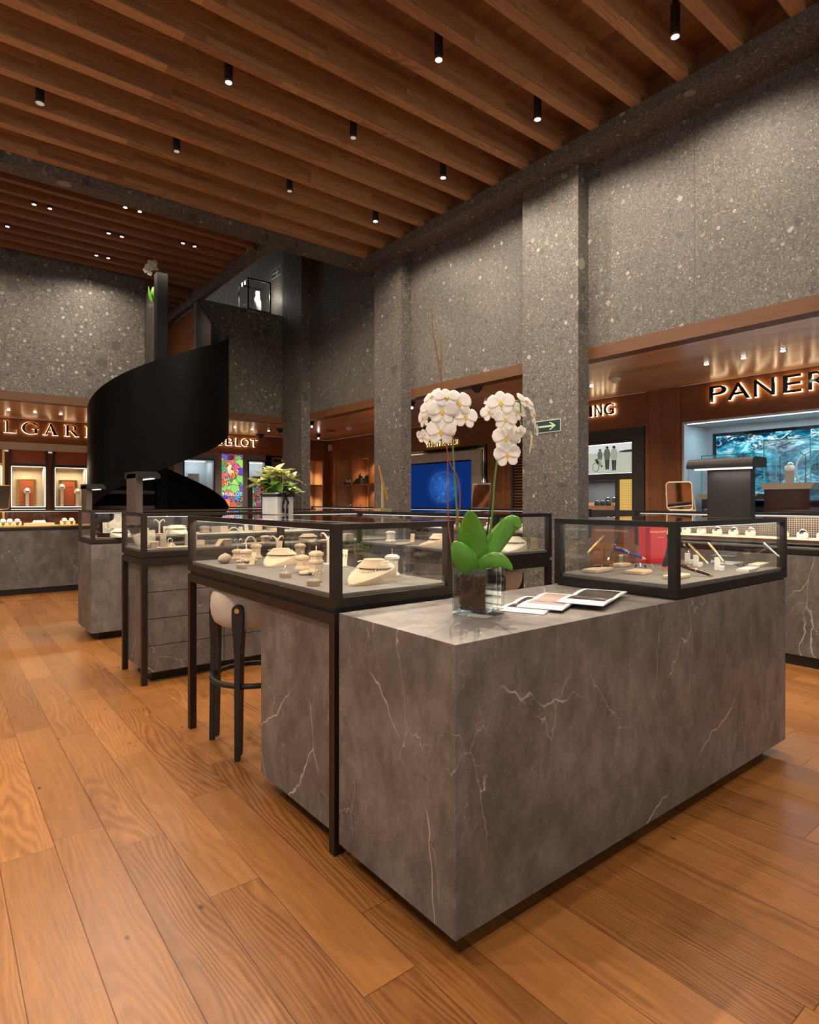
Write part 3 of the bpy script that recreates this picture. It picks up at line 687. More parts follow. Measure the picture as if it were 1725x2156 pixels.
def glass_case(u0, u1, xf, dep, zt, zb, zb2, zbase, label, watch=False):
    y1, y0 = atx(u0, HY, xf).y, atx(u1, HY, xf).y; w = y1 - y0
    t = empty('glass_case', (xf, y0, zbase), label, 'glass case'); Z = lambda z: z - zbase
    b = B(); q = .004
    g_ = B()
    for (a, c) in (((0, 0), (0, w)), ((dep, 0), (dep, w)), ((0, 0), (dep, 0)), ((0, w), (dep, w))):
        vs = [g_.b.verts.new(p) for p in ((a[0], a[1], Z(zb)), (c[0], c[1], Z(zb)), (c[0], c[1], Z(zt)), (a[0], a[1], Z(zt)))]; g_.b.faces.new(vs)
    vs = [g_.b.verts.new(p) for p in ((0, 0, Z(zt)), (dep, 0, Z(zt)), (dep, w, Z(zt)), (0, w, Z(zt)))]; g_.b.faces.new(vs)
    obj('glass_cover', g_, 'glass', t)
    for p in ((0, 0), (0, w), (dep, 0), (dep, w)): b.box(p[0] - q, p[0] + q, p[1] - q, p[1] + q, Z(zb), Z(zt))
    b.box(-q, q, 0, w, Z(zt) - q, Z(zt) + q).box(0, dep, -q, q, Z(zt) - q, Z(zt) + q).box(0, dep, w - q, w + q, Z(zt) - q, Z(zt) + q)
    obj('glass_edges', b, plain('teal_glass_edge_' + label[:5], (.08, .42, .42), .15), t)
    e = .045
    obj('wooden_tray', B().prism([(-e, Z(zb)), (w + e, Z(zb)), (w, Z(zb2)), (0, Z(zb2))], lambda y, z: (-.02, y, z), lambda y, z: (dep + .01, y, z)), 'suede_d', t)
    obj('cabinet_base', B().box(-.005, dep, .003, w - .003, 0, Z(zb2)), 'brown' if watch else 'gloss_black', t)
    if watch:
        for s in (.09, w - .09):
            pts = [(dep * .5, s, Z(zb))] + [(dep * .5, s, Z(zb) + .27 * k / 5) for k in range(1, 6)] + [(dep * .5, s + (.05 if s < w / 2 else -.05) * math.sin(a), Z(zb) + .27 + .05 * (1 - math.cos(a))) for a in (.4, .9, 1.4)]
            obj('lamp_stalk', B().tube(pts, .004, 8), 'black', t)
    return t, y0, w
g1 = glass_case(1609, 1707, XS + .02, .30, atx(1650, 925, XS).z, atx(1650, 1017, XS).z, atx(1650, 1030, XS).z, .971, 'glass case with green edges on a brown cabinet, holding one watch before the ocean screen', True)
g2 = glass_case(1478, 1588, XS + .12, .26, atx(1530, 957, XS + .1).z, atx(1530, 1040, XS + .1).z, atx(1530, 1051, XS + .1).z, .971, 'lower glass case with green edges half hidden behind the black lamp board')
def watch(p, label, s=1.0, rz=0, band='black', dial='white', pillow='linen', lean=.35, group=None):
    t = empty('watch', p, label, 'watch', rz, group); t.scale = (s, s, s)
    obj('cushion', B().lathe([(.0001, 0), (.022, 0), (.026, .008), (.026, .026), (.020, .034), (.0001, .036)], 20, sx=1.05, sy=.85), pillow, t)
    m = Matrix.Translation((0, -.006, .026)) @ Matrix.Rotation(lean, 4, 'X')
    b = B()
    for k in range(-6, 7):
        a = k / 6 * 1.9; c = m @ Vector((0, .024 * math.sin(a) * .9, .016 * math.cos(a) - .006)); b.rbox(c, (.018, .010, .003), 0, 0)
    obj('watch_band', b, band, t)
    b = B(); b.lathe([(.0001, 0), (.019, 0), (.0205, .003), (.0205, .008), (.018, .010), (.0001, .010)], 24)
    for v in b.b.verts: v.co = m @ (v.co + Vector((0, 0, .010)))
    cs = obj('watch_case', b, 'silver', t)
    b = B(); b.lathe([(.0001, 0), (.0155, 0), (.0155, .0006), (.0001, .0006)], 24)
    for v in b.b.verts: v.co = m @ (v.co + Vector((0, 0, .0202)))
    obj('dial', b, dial, cs)
    return t
t = one('display_stand', B().box(-.03, .03, -.03, .03, 0, .12), 'suede_d', 'square tan block carrying the single watch in the tall glass case', 'display stand', loc=(XS + .15, g1[1] + g1[2] * .55, atx(1650, 1017, XS).z))
watch((XS + .15, g1[1] + g1[2] * .55, atx(1650, 1017, XS).z + .12), 'single steel watch standing on the tan block in the tall glass case', 1.6, PI / 2, 'silver', 'white', 'white', .9)
# round wheel-like emblem at the right edge
wy, wz = atx(1722, HY, XS + .4).y, atx(1722, 988, XS + .4).z
t = empty('wheel_display', (XS + .4, wy, wz), 'pale wheel-like ring with spokes in front of the ocean screen at the right edge', 'display')
obj('rim', B().tube([(0, .19 * math.cos(a), .19 * math.sin(a)) for a in [2 * PI * k / 40 for k in range(40)]], .012, 8, closed=True), 'lightgrey', t)
for k in range(3):
    a = PI / 2 + k * 2 * PI / 3; obj('spoke', B().tube([(0, 0, 0), (0, .18 * math.cos(a), .18 * math.sin(a))], .008, 8), 'silver', t)
obj('hub', B().tube([(-.012, 0, 0), (.012, 0, 0)], .06, 20), 'gloss_black', t)
obj('support_post', B().box(-.012, .012, -.012, .012, -(wz - .971), -.195), 'black', t)

# ---- black shop unit with beach photograph
t = empty('shop_unit', (XS, BY0, 0), 'black shop unit beside the big pillar with watch window and glowing gold panel', 'shop unit')
U = lambda u: EY(u) - BY0
lx0, lx1, lz0, lz1 = U(1332.5), U(1332.5) + 1.05, EZ(1332, 995.5), EZ(1332, 930)
wx0, wz0, wz1 = U(1297.5), EZ(1297, 1074), EZ(1297, 1010)
gx0, gx1 = U(1332), U(1303)
Wd = BY1 - BY0
fr = B(); T0, T1 = -.02, .10
fr.box(T0, T1, 0, U(1345), .85, PZ1)
fr.box(T0, T1, U(1345), Wd, lz1 + .035, PZ1).box(T0, T1, U(1345), lx0 - .0, wz0, lz1 + .035).box(T0, T1, lx0, Wd, wz1, lz0).box(T0, T1, gx1, wx0, wz0, wz1).box(T0, T1, lx1, Wd, lz0, lz1 + .035).box(T0, T1, wx0 + .9, Wd, wz0, wz1).box(T0, T1, U(1345), Wd, .85, wz0).box(.0, T1, lx0, lx1, lz1, lz1 + .035)
obj('black_frame', fr, 'charcoal', t)
obj('watch_window', B().box(.38, .40, wx0, wx0 + .9, wz0, wz1).box(0.1, .38, wx0 - .02, wx0, wz0, wz1).box(.1, .38, wx0, wx0 + .9, wz0 - .02, wz0).box(.1, .38, wx0, wx0 + .9, wz1, wz1 + .02), M['greywall'], t)
light('AREA', (.15, wx0 + .4, wz1 - .01), 3.2, COOL, t, .03, (0, 0, 0), sy=.7)
def goldpanel():
    g = G('gold_grid'); x = g.xyz(g.co())
    sx_ = g.ma('FRACT', g.ma('MULTIPLY', x[1], 75.0)); sz_ = g.ma('FRACT', g.ma('MULTIPLY', x[2], 36.0))
    m = g.ma('MULTIPLY', g.ma('GREATER_THAN', sx_, .30), g.ma('GREATER_THAN', sz_, .10))
    col = g.mix(m, (.20, .09, .015), (.95, .60, .17)); e = g.n('Emission', {0: col, 1: 1.0}); g.t.links.new(e.outputs[0], g.out.inputs[0]); return g.m
obj('gold_panel', B().box(.02, .05, gx0, gx1, wz0, wz1), goldpanel(), t)
def beachmat():
    g = G('beach_picture'); x = g.xyz(g.co()); n1 = g.noise(g.vm('MULTIPLY', g.co(), (1, 3, 14)), 3, 4)
    hz = g.step(x[2], (lz0 * .28 + lz1 * .72) - .004, (lz0 * .28 + lz1 * .72) + .004)
    c = g.mix(hz, (.50, .50, .40), (.72, .72, .68)); c = g.mix(g.ma('MULTIPLY', n1.outputs[0], .35), c, (.40, .40, .34))
    e = g.n('Emission', {0: c, 1: 1.05}); g.t.links.new(e.outputs[0], g.out.inputs[0]); return g.m
p = empty('beach_picture', (XS, BY0, 0), 'backlit black and white beach photograph with three walking people and a bicycle', 'picture')
obj('lightbox', B().box(.04, .06, lx0, lx1, lz0, lz1), beachmat(), p)
obj('white_rim', B().box(.03, .04, lx0, lx1, lz0, lz0 + .006).box(.03, .04, lx0, lx1, lz1 - .006, lz1).box(.03, .04, lx0, lx0 + .006, lz0, lz1), 'ledw', p)
pm = lambda u, v: (.039, EY(u, XS + .04) - BY0, EZ(u, v, XS + .04))
def flat(polys, mat, name):
    b = B()
    for pl in polys: b.prism(pl, lambda u, v: pm(u, v), lambda u, v: tuple(Vector(pm(u, v)) + Vector((-.002, 0, 0))))
    obj(name, b, mat, p)
def fig(cx, top, hgt, coat, legs, hair):
    h = hgt; P = lambda pts: [(cx + a * h, top + b * h) for a, b in pts]
    flat([P([(-.05, .0), (.04, -.005), (.06, .05), (.045, .10), (-.045, .10), (-.065, .05)])], hair, 'picture_head')
    flat([P([(-.10, .13), (.0, .10), (.10, .13), (.14, .34), (.12, .44), (.10, .56), (-.11, .56), (-.12, .42), (-.15, .34)])], coat, 'picture_coat')
    flat([P([(-.09, .56), (.0, .56), (.0, .94), (-.05, 1.0), (-.07, .94)]), P([(.01, .56), (.09, .56), (.07, .93), (.06, .98), (.01, .95)])], legs, 'picture_legs')
GD, GM, GL = emit('picture_dark', (.03, .033, .028), 1), emit('picture_mid', (.13, .14, .11), 1), emit('picture_light', (.36, .37, .30), 1)
fig(1279, 940, 50, GM, GD, GD); fig(1293.5, 939, 53, GL, GD, GD); fig(1264, 946, 38, GM, GL, GD)
flat([[(1255 + 7 * math.cos(a), 984 + 9.6 * math.sin(a)) for a in [2 * PI * k / 20 for k in range(20)]]], GD, 'picture_wheel')
flat([[(1255 + 6 * math.cos(a), 984 + 8.5 * math.sin(a)) for a in [2 * PI * k / 20 for k in range(20)]]], emit('picture_sand', (.50, .50, .41), 1.0), 'picture_wheel_inner')
bpy.data.objects['picture_wheel_inner'].location.x = -.0015
flat([[(1254, 972), (1257, 966), (1270, 982), (1268, 984)], [(1252, 968), (1262, 965), (1262, 966), (1252, 970)]], GD, 'picture_bicycle')
flat([[(1304, 950), (1318, 947), (1332, 946), (1332, 951), (1316, 952), (1304, 951.5)]], GD, 'picture_headland')
# watches in that window
tr = empty('display_plinth', (XS + .12, BY0 + wx0, wz0), 'stepped oak plinth in the watch window of the black shop unit', 'display plinth')
obj('step', B().box(0, .10, .10, .60, 0, .05), 'oak_lit', tr); obj('step', B().box(.10, .22, .04, .60, 0, .09), 'oak_lit', tr)
for i in range(6):
    fr_ = i < 3; yy = BY0 + wx0 + (.22 + i * .08 if fr_ else .12 + (i - 3) * .09)
    watch((XS + (.17 if fr_ else .28), yy, wz0 + (.05 if fr_ else .09)), 'steel watch in the black unit window, %s of the %s row' % (['right one', 'middle one', 'left one'][i % 3], 'front' if fr_ else 'raised rear'), 1.25, PI / 2, 'black' if i % 2 else 'blue', 'white', 'charcoal', .7, 'watches in the black shop unit window')
one('info_card', B().rbox((XS + .15, BY0 + wx0 + .085, wz0 + .045), (.01, .06, .08), 0, -.3, 'Y'), 'paper', 'white card leaning at the right of the watch window in the black unit', 'card')
one('info_card', B().rbox((XS + .27, BY0 + wx0 + .045, wz0 + .09 + .022), (.01, .05, .04), 0, -.5, 'Y'), 'blue', 'small blue card on top of the oak plinth in the black unit', 'card')

# ---- blue screen shop
t = empty('screen_surround', (XS, IY0, 0), 'chrome and black frame with cream inner border around the blue screen', 'frame')
W = IY1 - IY0; u0 = EY(1012) - IY0; v0 = EY(994) - IY0; zt = EZ(993, 967); zi = EZ(1012, 949)
obj('black_frame', B().box(-.03, .2, 0, W, IZ1 - .03, IZ1).box(-.03, .2, 0, .03, .95, IZ1 - .03).box(0, .2, .03, u0 - .02, .95, IZ1 - .03).box(0, .2, u0, W, zi + .02, IZ1 - .03), 'gloss_black', t)
obj('chrome_trim', B().box(-.036, -.0, .032, .046, .95, IZ1 - .04).box(-.036, 0, .032, W, IZ1 - .058, IZ1 - .044).box(-.036, 0, .066, .074, .95, IZ1 - .07), 'chrome', t)
obj('cream_border', B().box(-.012, .2, u0 - .02, v0, .95, zi + .02).box(-.012, .2, v0, W, zt, zi + .02), 'linen', t)
def bluescreen():
    g = G('blue_screen'); co = g.co(); x = g.xyz(co)
    n1 = g.noise(g.vm('MULTIPLY', co, (1, 1.6, 1)), 4, 5, .6, 2.5)
    dx = g.ma('SUBTRACT', x[1], 1.0 + .02); dz = g.ma('SUBTRACT', x[2], 1.38)
    d = g.ma('SQRT', g.ma('ADD', g.ma('MULTIPLY', g.ma('MULTIPLY', dx, dx), .55), g.ma('MULTIPLY', dz, dz)))
    gl = g.ma('SUBTRACT', 1.0, g.step(d, .02, .36))
    col = g.mix(gl, (.003, .018, .105), (.018, .085, .34)); 
    rg = g.ma('SUBTRACT', 1.0, g.step(g.ma('ABSOLUTE', g.ma('SUBTRACT', g.ma('ADD', d, g.ma('MULTIPLY', n1.outputs[0], .06)), .27)), .0, .02))
    col = g.mix(g.ma('MULTIPLY', rg, .12), col, (.10, .22, .5))
    col = g.mix(g.ma('MULTIPLY', g.step(n1.outputs[0], .50, .70), g.ma('MULTIPLY', gl, .5)), col, (.12, .30, .62))
    e = g.n('Emission', {0: col, 1: 1.3}); g.t.links.new(e.outputs[0], g.out.inputs[0]); return g.m
t = empty('blue_screen', (XS, IY0, 0), 'lit blue video screen with a pale swirling globe in the cream bordered frame', 'screen')
obj('screen_image', B().box(.05, .055, v0 + .02, W, .97, zt - .02), bluescreen(), t)
obj('screen_frame', B().box(.04, .06, v0, v0 + .02, .95, zt).box(.04, .06, v0 + .02, W, zt - .02, zt), 'gloss_black', t)
lo = EY(1078); t = empty('louvre_door', (XS - .02, lo - .5, 0), 'black louvred panel left of the big pillar beside the blue screen wall', 'door')
obj('door_frame', B().box(0, .018, .46, .50, 0, 1.95).box(0, .018, 0, .04, 0, 1.95).box(0, .018, .04, .46, 1.90, 1.95), 'charcoal', t)
b = B()
for k in range(46): b.rbox((.009, .25, .04 + k * .040), (.022, .42, .004), 0, .7, 'Y')
obj('louvre_slats', b, 'black', t)

# ---- oak display cabinets in the far corner
def cabinet(axis, a0, a1, z0, z1, divs, label, dep=.34):
    t = empty('oak_cabinet', (0, 0, 0), label, 'cabinet'); P = (lambda d, a: (XS + d, a)) if axis == 'x' else (lambda d, a: (a, YS + d))
    def bx(b, d0, d1, p0, p1, q0, q1):
        x0, y0 = P(d0, p0); x1, y1 = P(d1, p1); return b.box(min(x0, x1), max(x0, x1), min(y0, y1), max(y0, y1), q0, q1)
    t.location = (*P(0, a0), 0); off = Vector(t.location)
    def fin(n_, b, m):
        for v in b.b.verts: v.co -= off
        return obj(n_, b, m, t)
    fin('carcass', bx(bx(bx(bx(B(), dep, dep + .02, a0, a1, z0, z1), 0, dep, a0, a0 + .02, z0, z1), 0, dep, a1 - .02, a1, z0, z1), 0, dep, a0 + .02, a1 - .02, z1 - .02, z1), 'oak_lit')
    bx(B(), 0, .01, 0, 0, 0, 0).b.free()
    fin('frame', bx(bx(bx(bx(B(), -.02, 0, a0 - .0, a0 + .035, z0, z1), -.02, 0, a1 - .035, a1, z0, z1), -.02, 0, a0 + .035, a1 - .035, z1 - .035, z1), -.02, 0, a0 + .035, a1 - .035, z0, z0 + .02), 'panel_v')
    zs = z0 + (z1 - z0) * .49
    fin('shelf', bx(B(), .02, dep, a0 + .02, a1 - .02, zs, zs + .02), 'panel_e')
    for d_ in divs: fin('divider', bx(B(), .0, dep, d_ - .018, d_ + .018, z0 + .02, z1 - .02), 'panel_v')
    eds = [a0] + list(divs) + [a1]
    for e0, e1 in zip(eds, eds[1:]):
        for zz in (z1 - .022, zs - .003):
            x_, y_ = P(dep - .10, (e0 + e1) / 2)
            light('SPOT', Vector((x_, y_, zz - .01)) - off, 34, (1, .74, .46), t, .01, (0, 0, 0), math.radians(115), .7)
            b = B().tube([(x_, y_, zz - .006), (x_, y_, zz)], .012, 12); fin('lamp_lens', b, 'lamp')
    return zs + .02
zs1 = cabinet('x', CY0, CY1, .95, CZ1, [EY(741.5), EY(777)], 'glazed oak wall cabinet with lit shelves left of the second pillar on the right wall')
zs2 = cabinet('y', 5.12, LX1, .95, CZ1, [5.6], 'narrow lit oak cabinet on the far wall between pillar and wooden corner')
wn = 0
for u, zz, lb in [(728, zs1, 'upper shelf, left bay'), (736, zs1, 'upper shelf, left bay beside the divider'), (760, zs1 + .12, 'upper shelf, middle bay, raised'), (773, zs1 + .10, 'upper shelf, middle bay, right'),
                  (729, .97, 'lower shelf, left bay'), (738, .99, 'lower shelf, left bay, front'), (759, .99, 'lower shelf, middle bay')]:
    yy = EY(u, XS + .12)
    if zz not in (zs1, .97): one('display_riser', B().box(-.05, .05, -.06, .06, 0, zz - (zs1 if zz > 1.2 else .97)), 'black', 'dark riser under the watch on the ' + lb, 'display stand', loc=(XS + .12, yy, zs1 if zz > 1.2 else .97))
    watch((XS + .12, yy, zz), 'steel watch in the oak cabinet, ' + lb, 1.9, PI / 2, 'silver', 'black', 'charcoal', .6, 'watches in the oak cabinet')
watch((NX(660, YS + .1), YS + .1, .97), 'watch on the lower shelf of the narrow oak cabinet beside the farthest pillar', 1.9, 0, 'silver', 'black', 'charcoal', .6)

# ---- left shop (north wall)
t = empty('shop_unit', (0, YS, 0), 'rust-orange shop wall with bronze posts and cream header under the left sign', 'shop unit')
zc0 = NZ(60, 948); zc1 = NZ(60, 932)
obj('rust_wall', B().box(-2.5, 2.35, .46, .50, .7, zc0), 'rust', t)
obj('cream_header', B().box(-2.5, 2.35, 0, .12, zc0, 2.04), 'cream', t)
N_ = lambda u: NX(u)
pst = B()
nic = [(25, 95, 983, 1066), (117, 182, 986, 1066)]
for (ua, ub, va, vb) in nic + [(-75, 3, 980, 1066)]:
    x0, x1 = N_(ua), N_(ub); z0, z1 = NZ((ua + ub) / 2, vb), NZ((ua + ub) / 2, va)
    obj('niche_lining', B().box(x0 + .01, x1 - .01, .30, .32, z0, z1).box(x0, x0 + .01, .04, .32, z0, z1).box(x1 - .01, x1, .04, .32, z0, z1).box(x0 + .01, x1 - .01, .04, .30, z0 - .01, z0).box(x0, x1, .04, .32, z1, z1 + .01), 'cream', t)
    obj('lit_rim', B().box(x0 - .008, x1 + .008, .022, .03, z0 - .014, z0 - .004).box(x1, x1 + .008, .022, .03, z0, z1).box(x0 - .008, x0, .022, .03, z0, z1).box(x0, x1, .022, .03, z1 + .002, z1 + .008), 'ledwarm', t)
    obj('bronze_frame', B().box(x0 - .04, x0 - .009, .0, .04, .75, zc0).box(x1 + .009, x1 + .04, 0, .04, .75, zc0).box(x0 - .009, x1 + .009, .0, .035, z1 + .012, z1 + .045).box(x0 - .009, x1 + .009, 0, .035, z0 - .06, z0 - .016), 'brass' if ua < 0 else 'bronze', t)
    obj('upper_panel', B().box(x0 - .009, x1 + .009, .04, .06, z1 + .045, zc0), 'rust', t)
    light('AREA', ((x0 + x1) / 2, .12, z1 - .01), 3.6, (1, .80, .52), t, (x1 - x0) * .8, (math.radians(-12), 0, 0), sy=.04)
    if ua > 0:
        w_ = x1 - x0; c_ = (x0 + x1) / 2
        obj('gold_ladder_panel', B().box(c_ - w_ * .30, c_ + w_ * .30, .27, .2995, z0 + .02, z0 + (z1 - z0) * .70), 'brass', t)
        cd = empty('display_card', (c_, YS + .262, z0), 'upright rust card with gold lettering behind watches in the %s niche of the rust wall' % ('left' if ua < 50 else 'right'), 'display card')
        obj('card', B().box(-w_ * .21, w_ * .21, -.008, .0, .02, (z1 - z0) * .66), 'rust', cd)
        for j, k_ in enumerate(([0.0] if ua < 50 else [-.10, .12])):
            st_ = .20 if ua < 50 or j else .27
            one('display_stand', B().box(-.022, .022, -.022, .022, 0, st_), 'cream', 'cream watch stand in the %s niche of the rust wall%s' % ('left' if ua < 50 else 'right', '' if ua < 50 else [', taller', ', shorter'][j]), 'display stand', loc=(c_ + k_ + (.0), YS + .20, z0))
            watch((c_ + k_, YS + .20, z0 + st_), 'dark-banded watch standing in the %s niche of the rust wall%s' % ('left' if ua < 50 else 'right', '' if ua < 50 else [', on the taller stand', ', on the shorter stand'][j]), 1.7, 0, 'black', 'white', 'linen', 1.1)
# ---- far grey shop with colourful panel
t = empty('shop_unit', (0, YS, 0), 'grey shop wall behind the spiral stair with two lit windows under the far sign', 'shop unit')
zg = 2.03
def gx(u): return NX(u)
ops = [(gx(388), gx(450), NZ(420, 1062), NZ(420, 968)), (gx(524), gx(592), NZ(556, 1072), NZ(556, 972))]
b = B(); cur = gx(366)
for a0, a1, z0, z1 in ops:
    b.box(cur, a0, 0, .05, .7, zg).box(a0, a1, 0, .05, .7, z0).box(a0, a1, 0, .05, z1, zg); cur = a1
b.box(cur, 5.0, 0, .05, .7, zg); obj('grey_surround', b, 'greywall', t)
obj('rust_strip', B().box(2.45, gx(366), 0, .05, .7, zg), 'panel_v', t)
for i, (a0, a1, z0, z1) in enumerate(ops):
    obj('window_lining', B().box(a0, a1, .42, .44, z0, z1).box(a0 - .01, a0, .05, .44, z0, z1).box(a1, a1 + .01, .05, .44, z0, z1).box(a0, a1, .05, .42, z0 - .01, z0).box(a0, a1, .05, .42, z1, z1 + .01), 'lightgrey', t)
    obj('window_frame', B().box(a0 - .02, a0, -.02, .0, z0, z1 + .02).box(a1, a1 + .02, -.02, 0, z0, z1 + .02).box(a0, a1, -.02, 0, z1, z1 + .02), 'bronze', t)
    obj('light_strip', B().box(a0 + .02, a1 - .02, .38, .40, z1 - .012, z1 - .004), 'ledw', t)
    light('AREA', ((a0 + a1) / 2, .22, z1 - .015), 1.6, (.8, .92, 1), t, .4, (0, 0, 0), sy=.15)
    if i == 0 or True:
        w_ = a1 - a0
        obj('patterned_box', B().box(a0 + .02, a0 + w_ * .28, .25, .36, z0, z0 + .42 * (z1 - z0) * 1.5), 'charcoal', t)
        obj('silver_box', B().box(a0 + w_ * .30, a0 + w_ * .68, .28, .36, z0 + (z1 - z0) * .38, z0 + (z1 - z0) * .70), 'silver', t)
def graffiti(sc=9.0, st=1.15, name='graffiti'):
    g = G(name); co = g.co(); w = g.noise(co, 5, 3); wv = g.vm('ADD', co, g.vm('MULTIPLY', w.outputs['Color'], (.22, .22, .22)))
    v = g.n('TexVoronoi', {'Vector': wv, 'Scale': sc}); v2 = g.n('TexVoronoi', {'Vector': wv, 'Scale': sc * 1.0}, feature='DISTANCE_TO_EDGE')
    c = g.xyz(v.outputs['Color'])
    col = g.ramp(c[0], [(0, (.55, .03, .02)), (.16, (.80, .16, .03)), (.30, (.02, .35, .10)), (.42, (.30, .75, .10)), (.54, (.10, .04, .45)), (.66, (.75, .04, .28)), (.78, (.85, .72, .55)), (.88, (.03, .30, .60)), (.95, (.10, .01, .01))], 'CONSTANT')
    e1 = g.step(v2.outputs['Distance'], .02, .05); col = g.mix(e1, (.02, .0, .03), col)
    rg = g.ma('FRACT', g.ma('MULTIPLY', v.outputs['Distance'], 7.0)); col = g.mix(g.ma('MULTIPLY', g.ma('LESS_THAN', rg, .25), .7), col, g.mix(c[1], (.9, .8, .3), (.1, .1, .5)))
    e = g.n('Emission', {0: col, 1: st}); g.t.links.new(e.outputs[0], g.out.inputs[0]); return g.m
p = empty('graffiti_panel', (0, YS, 0), 'tall narrow lightbox with colourful graffiti pattern between the two grey windows', 'picture')
gx0_, gx1_ = gx(467), gx(510); gz0, gz1 = NZ(488, 1073), NZ(488, 957)
obj('lightbox', B().box(gx0_, gx1_, -.03, -.001, gz0, gz1), graffiti(), p)
obj('graffiti_cube', B().box(ops[0][0] + (ops[0][1] - ops[0][0]) * .30, ops[0][0] + (ops[0][1] - ops[0][0]) * .68, .26, .36, ops[0][2], ops[0][2] + (ops[0][3] - ops[0][2]) * .36), graffiti(16, .6, 'graffiti2'), t)
obj('graffiti_cube', B().box(ops[1][0] + .15, ops[1][0] + .36, .26, .36, ops[1][2], ops[1][2] + (ops[1][3] - ops[1][2]) * .5), graffiti(16, .6, 'graffiti3'), t)

# ------------------------------------------------------------------ lettering
def glyph(ch, w, h, ext, offset=0.0):
    c = bpy.data.curves.new('g', 'FONT'); c.body = ch; c.extrude = .02; c.offset = offset; c.resolution_u = 4
    o = bpy.data.objects.new('g', c); COL.objects.link(o); bpy.context.view_layer.update()
    me = bpy.data.meshes.new_from_object(o.evaluated_get(bpy.context.evaluated_depsgraph_get())); bpy.data.objects.remove(o)
    xs = [v.co.x for v in me.vertices]; ys = [v.co.y for v in me.vertices]
    x0, x1, y0, y1 = min(xs), max(xs), min(ys), max(ys)
    if w is None: w = (x1 - x0) * h / max(.3, (y1 - y0))
    for v in me.vertices: v.co = ((v.co.x - x0) / (x1 - x0) * w, (v.co.y - y0) / (y1 - y0) * h, ext if v.co.z > 0 else 0)
    return me, w
def serif(ch, w, h, ext):
    def band(cx, cy, rx, ry, tx, ty, a0, a1, n=18):
        A = [(cx + rx * math.cos(a0 + (a1 - a0) * k / n), cy + ry * math.sin(a0 + (a1 - a0) * k / n)) for k in range(n + 1)]
        C = [(cx + (rx - tx) * math.cos(a0 + (a1 - a0) * k / n), cy + (ry - ty) * math.sin(a0 + (a1 - a0) * k / n)) for k in range(n + 1)]
        return [[A[k], A[k + 1], C[k + 1], C[k]] for k in range(n)]
    R = lambda a, b_, c, d: [(a, c), (b_, c), (b_, d), (a, d)]
    S = {'L': [R(.14, .30, .0, 1), R(.0, .46, .95, 1), R(.0, 1.0, 0, .06), [(.90, .06), (1.0, .0), (1.0, .30), (.96, .30)]],
         'I': [R(.32, .68, 0, 1), R(.0, 1, .95, 1), R(.0, 1, 0, .05)],
         'A': [[(.10, 0), (.20, 0), (.55, .95), (.48, 1.0)], [(.42, 1.0), (.55, 1.0), (.93, 0), (.72, 0)], R(.22, .76, .30, .36), R(0, .32, 0, .05), R(.62, 1.0, 0, .05)],
         'V': [[(.07, 1), (.28, 1), (.58, .0), (.45, 0)], [(.45, .0), (.52, 0), (.90, 1), (.80, 1)], R(0, .38, .95, 1), R(.68, 1, .95, 1)],
         'R': [R(.12, .28, 0, 1), R(0, .42, 0, .05), R(0, .5, .95, 1), R(.28, .48, .95, 1), R(.28, .52, .46, .51)] + band(.50, .73, .34, .27, .15, .05, -PI / 2, PI / 2) + [[(.42, .48), (.60, .48), (1.0, 0), (.80, 0)], R(.74, 1.04, 0, .05)],
         'B': [R(.12, .28, 0, 1), R(0, .5, .95, 1), R(0, .5, 0, .05), R(.28, .5, .48, .53)] + band(.48, .75, .34, .25, .15, .05, -PI / 2, PI / 2) + band(.50, .26, .42, .26, .16, .05, -PI / 2, PI / 2),
         'G': band(.52, .5, .52, .52, .17, .06, PI * .22, PI * 1.72) + [R(.76, .92, .05, .46), R(.62, 1.02, .42, .47), [(.86, .70), (.93, .68), (.93, .95), (.89, .95)]]}[ch]
    b = B()
    for pl in S: b.prism([(x * w, y * h) for x, y in pl], lambda x, y: (x, y, 0), lambda x, y: (x, y, ext))
    bmesh.ops.recalc_face_normals(b.b, faces=b.b.faces[:]); me = bpy.data.meshes.new('glyph'); b.b.to_mesh(me); b.b.free(); return me
def sign(name, label, wall, letters, zb, cap, mat='gloss_black', halo='halo', ser=False, stand=.035, thick=.018, group=None):
    """letters: (char, a, b) extents along the wall in metres, reading order."""
    a_all = [x for l in letters for x in l[1:]]
    base = (XS, max(a_all), zb) if wall == 'E' else (min(a_all), YS, zb)
    t = empty(name, base, label, 'shop sign')
    for ch, a, b_ in letters:
        if ch == ' ': continue
        w = abs(b_ - a); 
        for part, ext, off, m_, o_ in (('letter', thick, 0.0, mat, stand), ('letter_glow', .006, .012, halo, stand - .020)):
            me = serif(ch, w, cap, ext) if ser else glyph(ch, w, cap, ext, off if part == 'letter_glow' else 0)[0]
            g_ = cap * (.022 if cap > .1 else .0) if part == 'letter_glow' else 0
            if g_:
                for v in me.vertices: v.co.x = (v.co.x - w / 2) * (1 + 2 * g_ / w) + w / 2; v.co.y = (v.co.y - cap / 2) * (1 + 2 * g_ / cap) + cap / 2
            me.materials.clear(); me.materials.append(M[m_])
            o = bpy.data.objects.new(part, me); COL.objects.link(o); o.parent = t
            if wall == 'E': o.matrix_local = Matrix.Translation((-o_, a - base[1], 0)) @ Matrix(((0, 0, -1, 0), (-1, 0, 0, 0), (0, 1, 0, 0), (0, 0, 0, 1)))
            else: o.matrix_local = Matrix.Translation((a - base[0], -o_, 0)) @ Matrix(((1, 0, 0, 0), (0, 0, -1, 0), (0, 1, 0, 0), (0, 0, 0, 1)))
    return t
xs_ = XS - .04; ys_ = YS - .04
E_ = lambda u: EY(u, xs_)
def seq(chars, a, step, wids):
    out = []; 
    for c, w in zip(chars, wids): out.append((c, a, a + w)); a += w + step
    return out
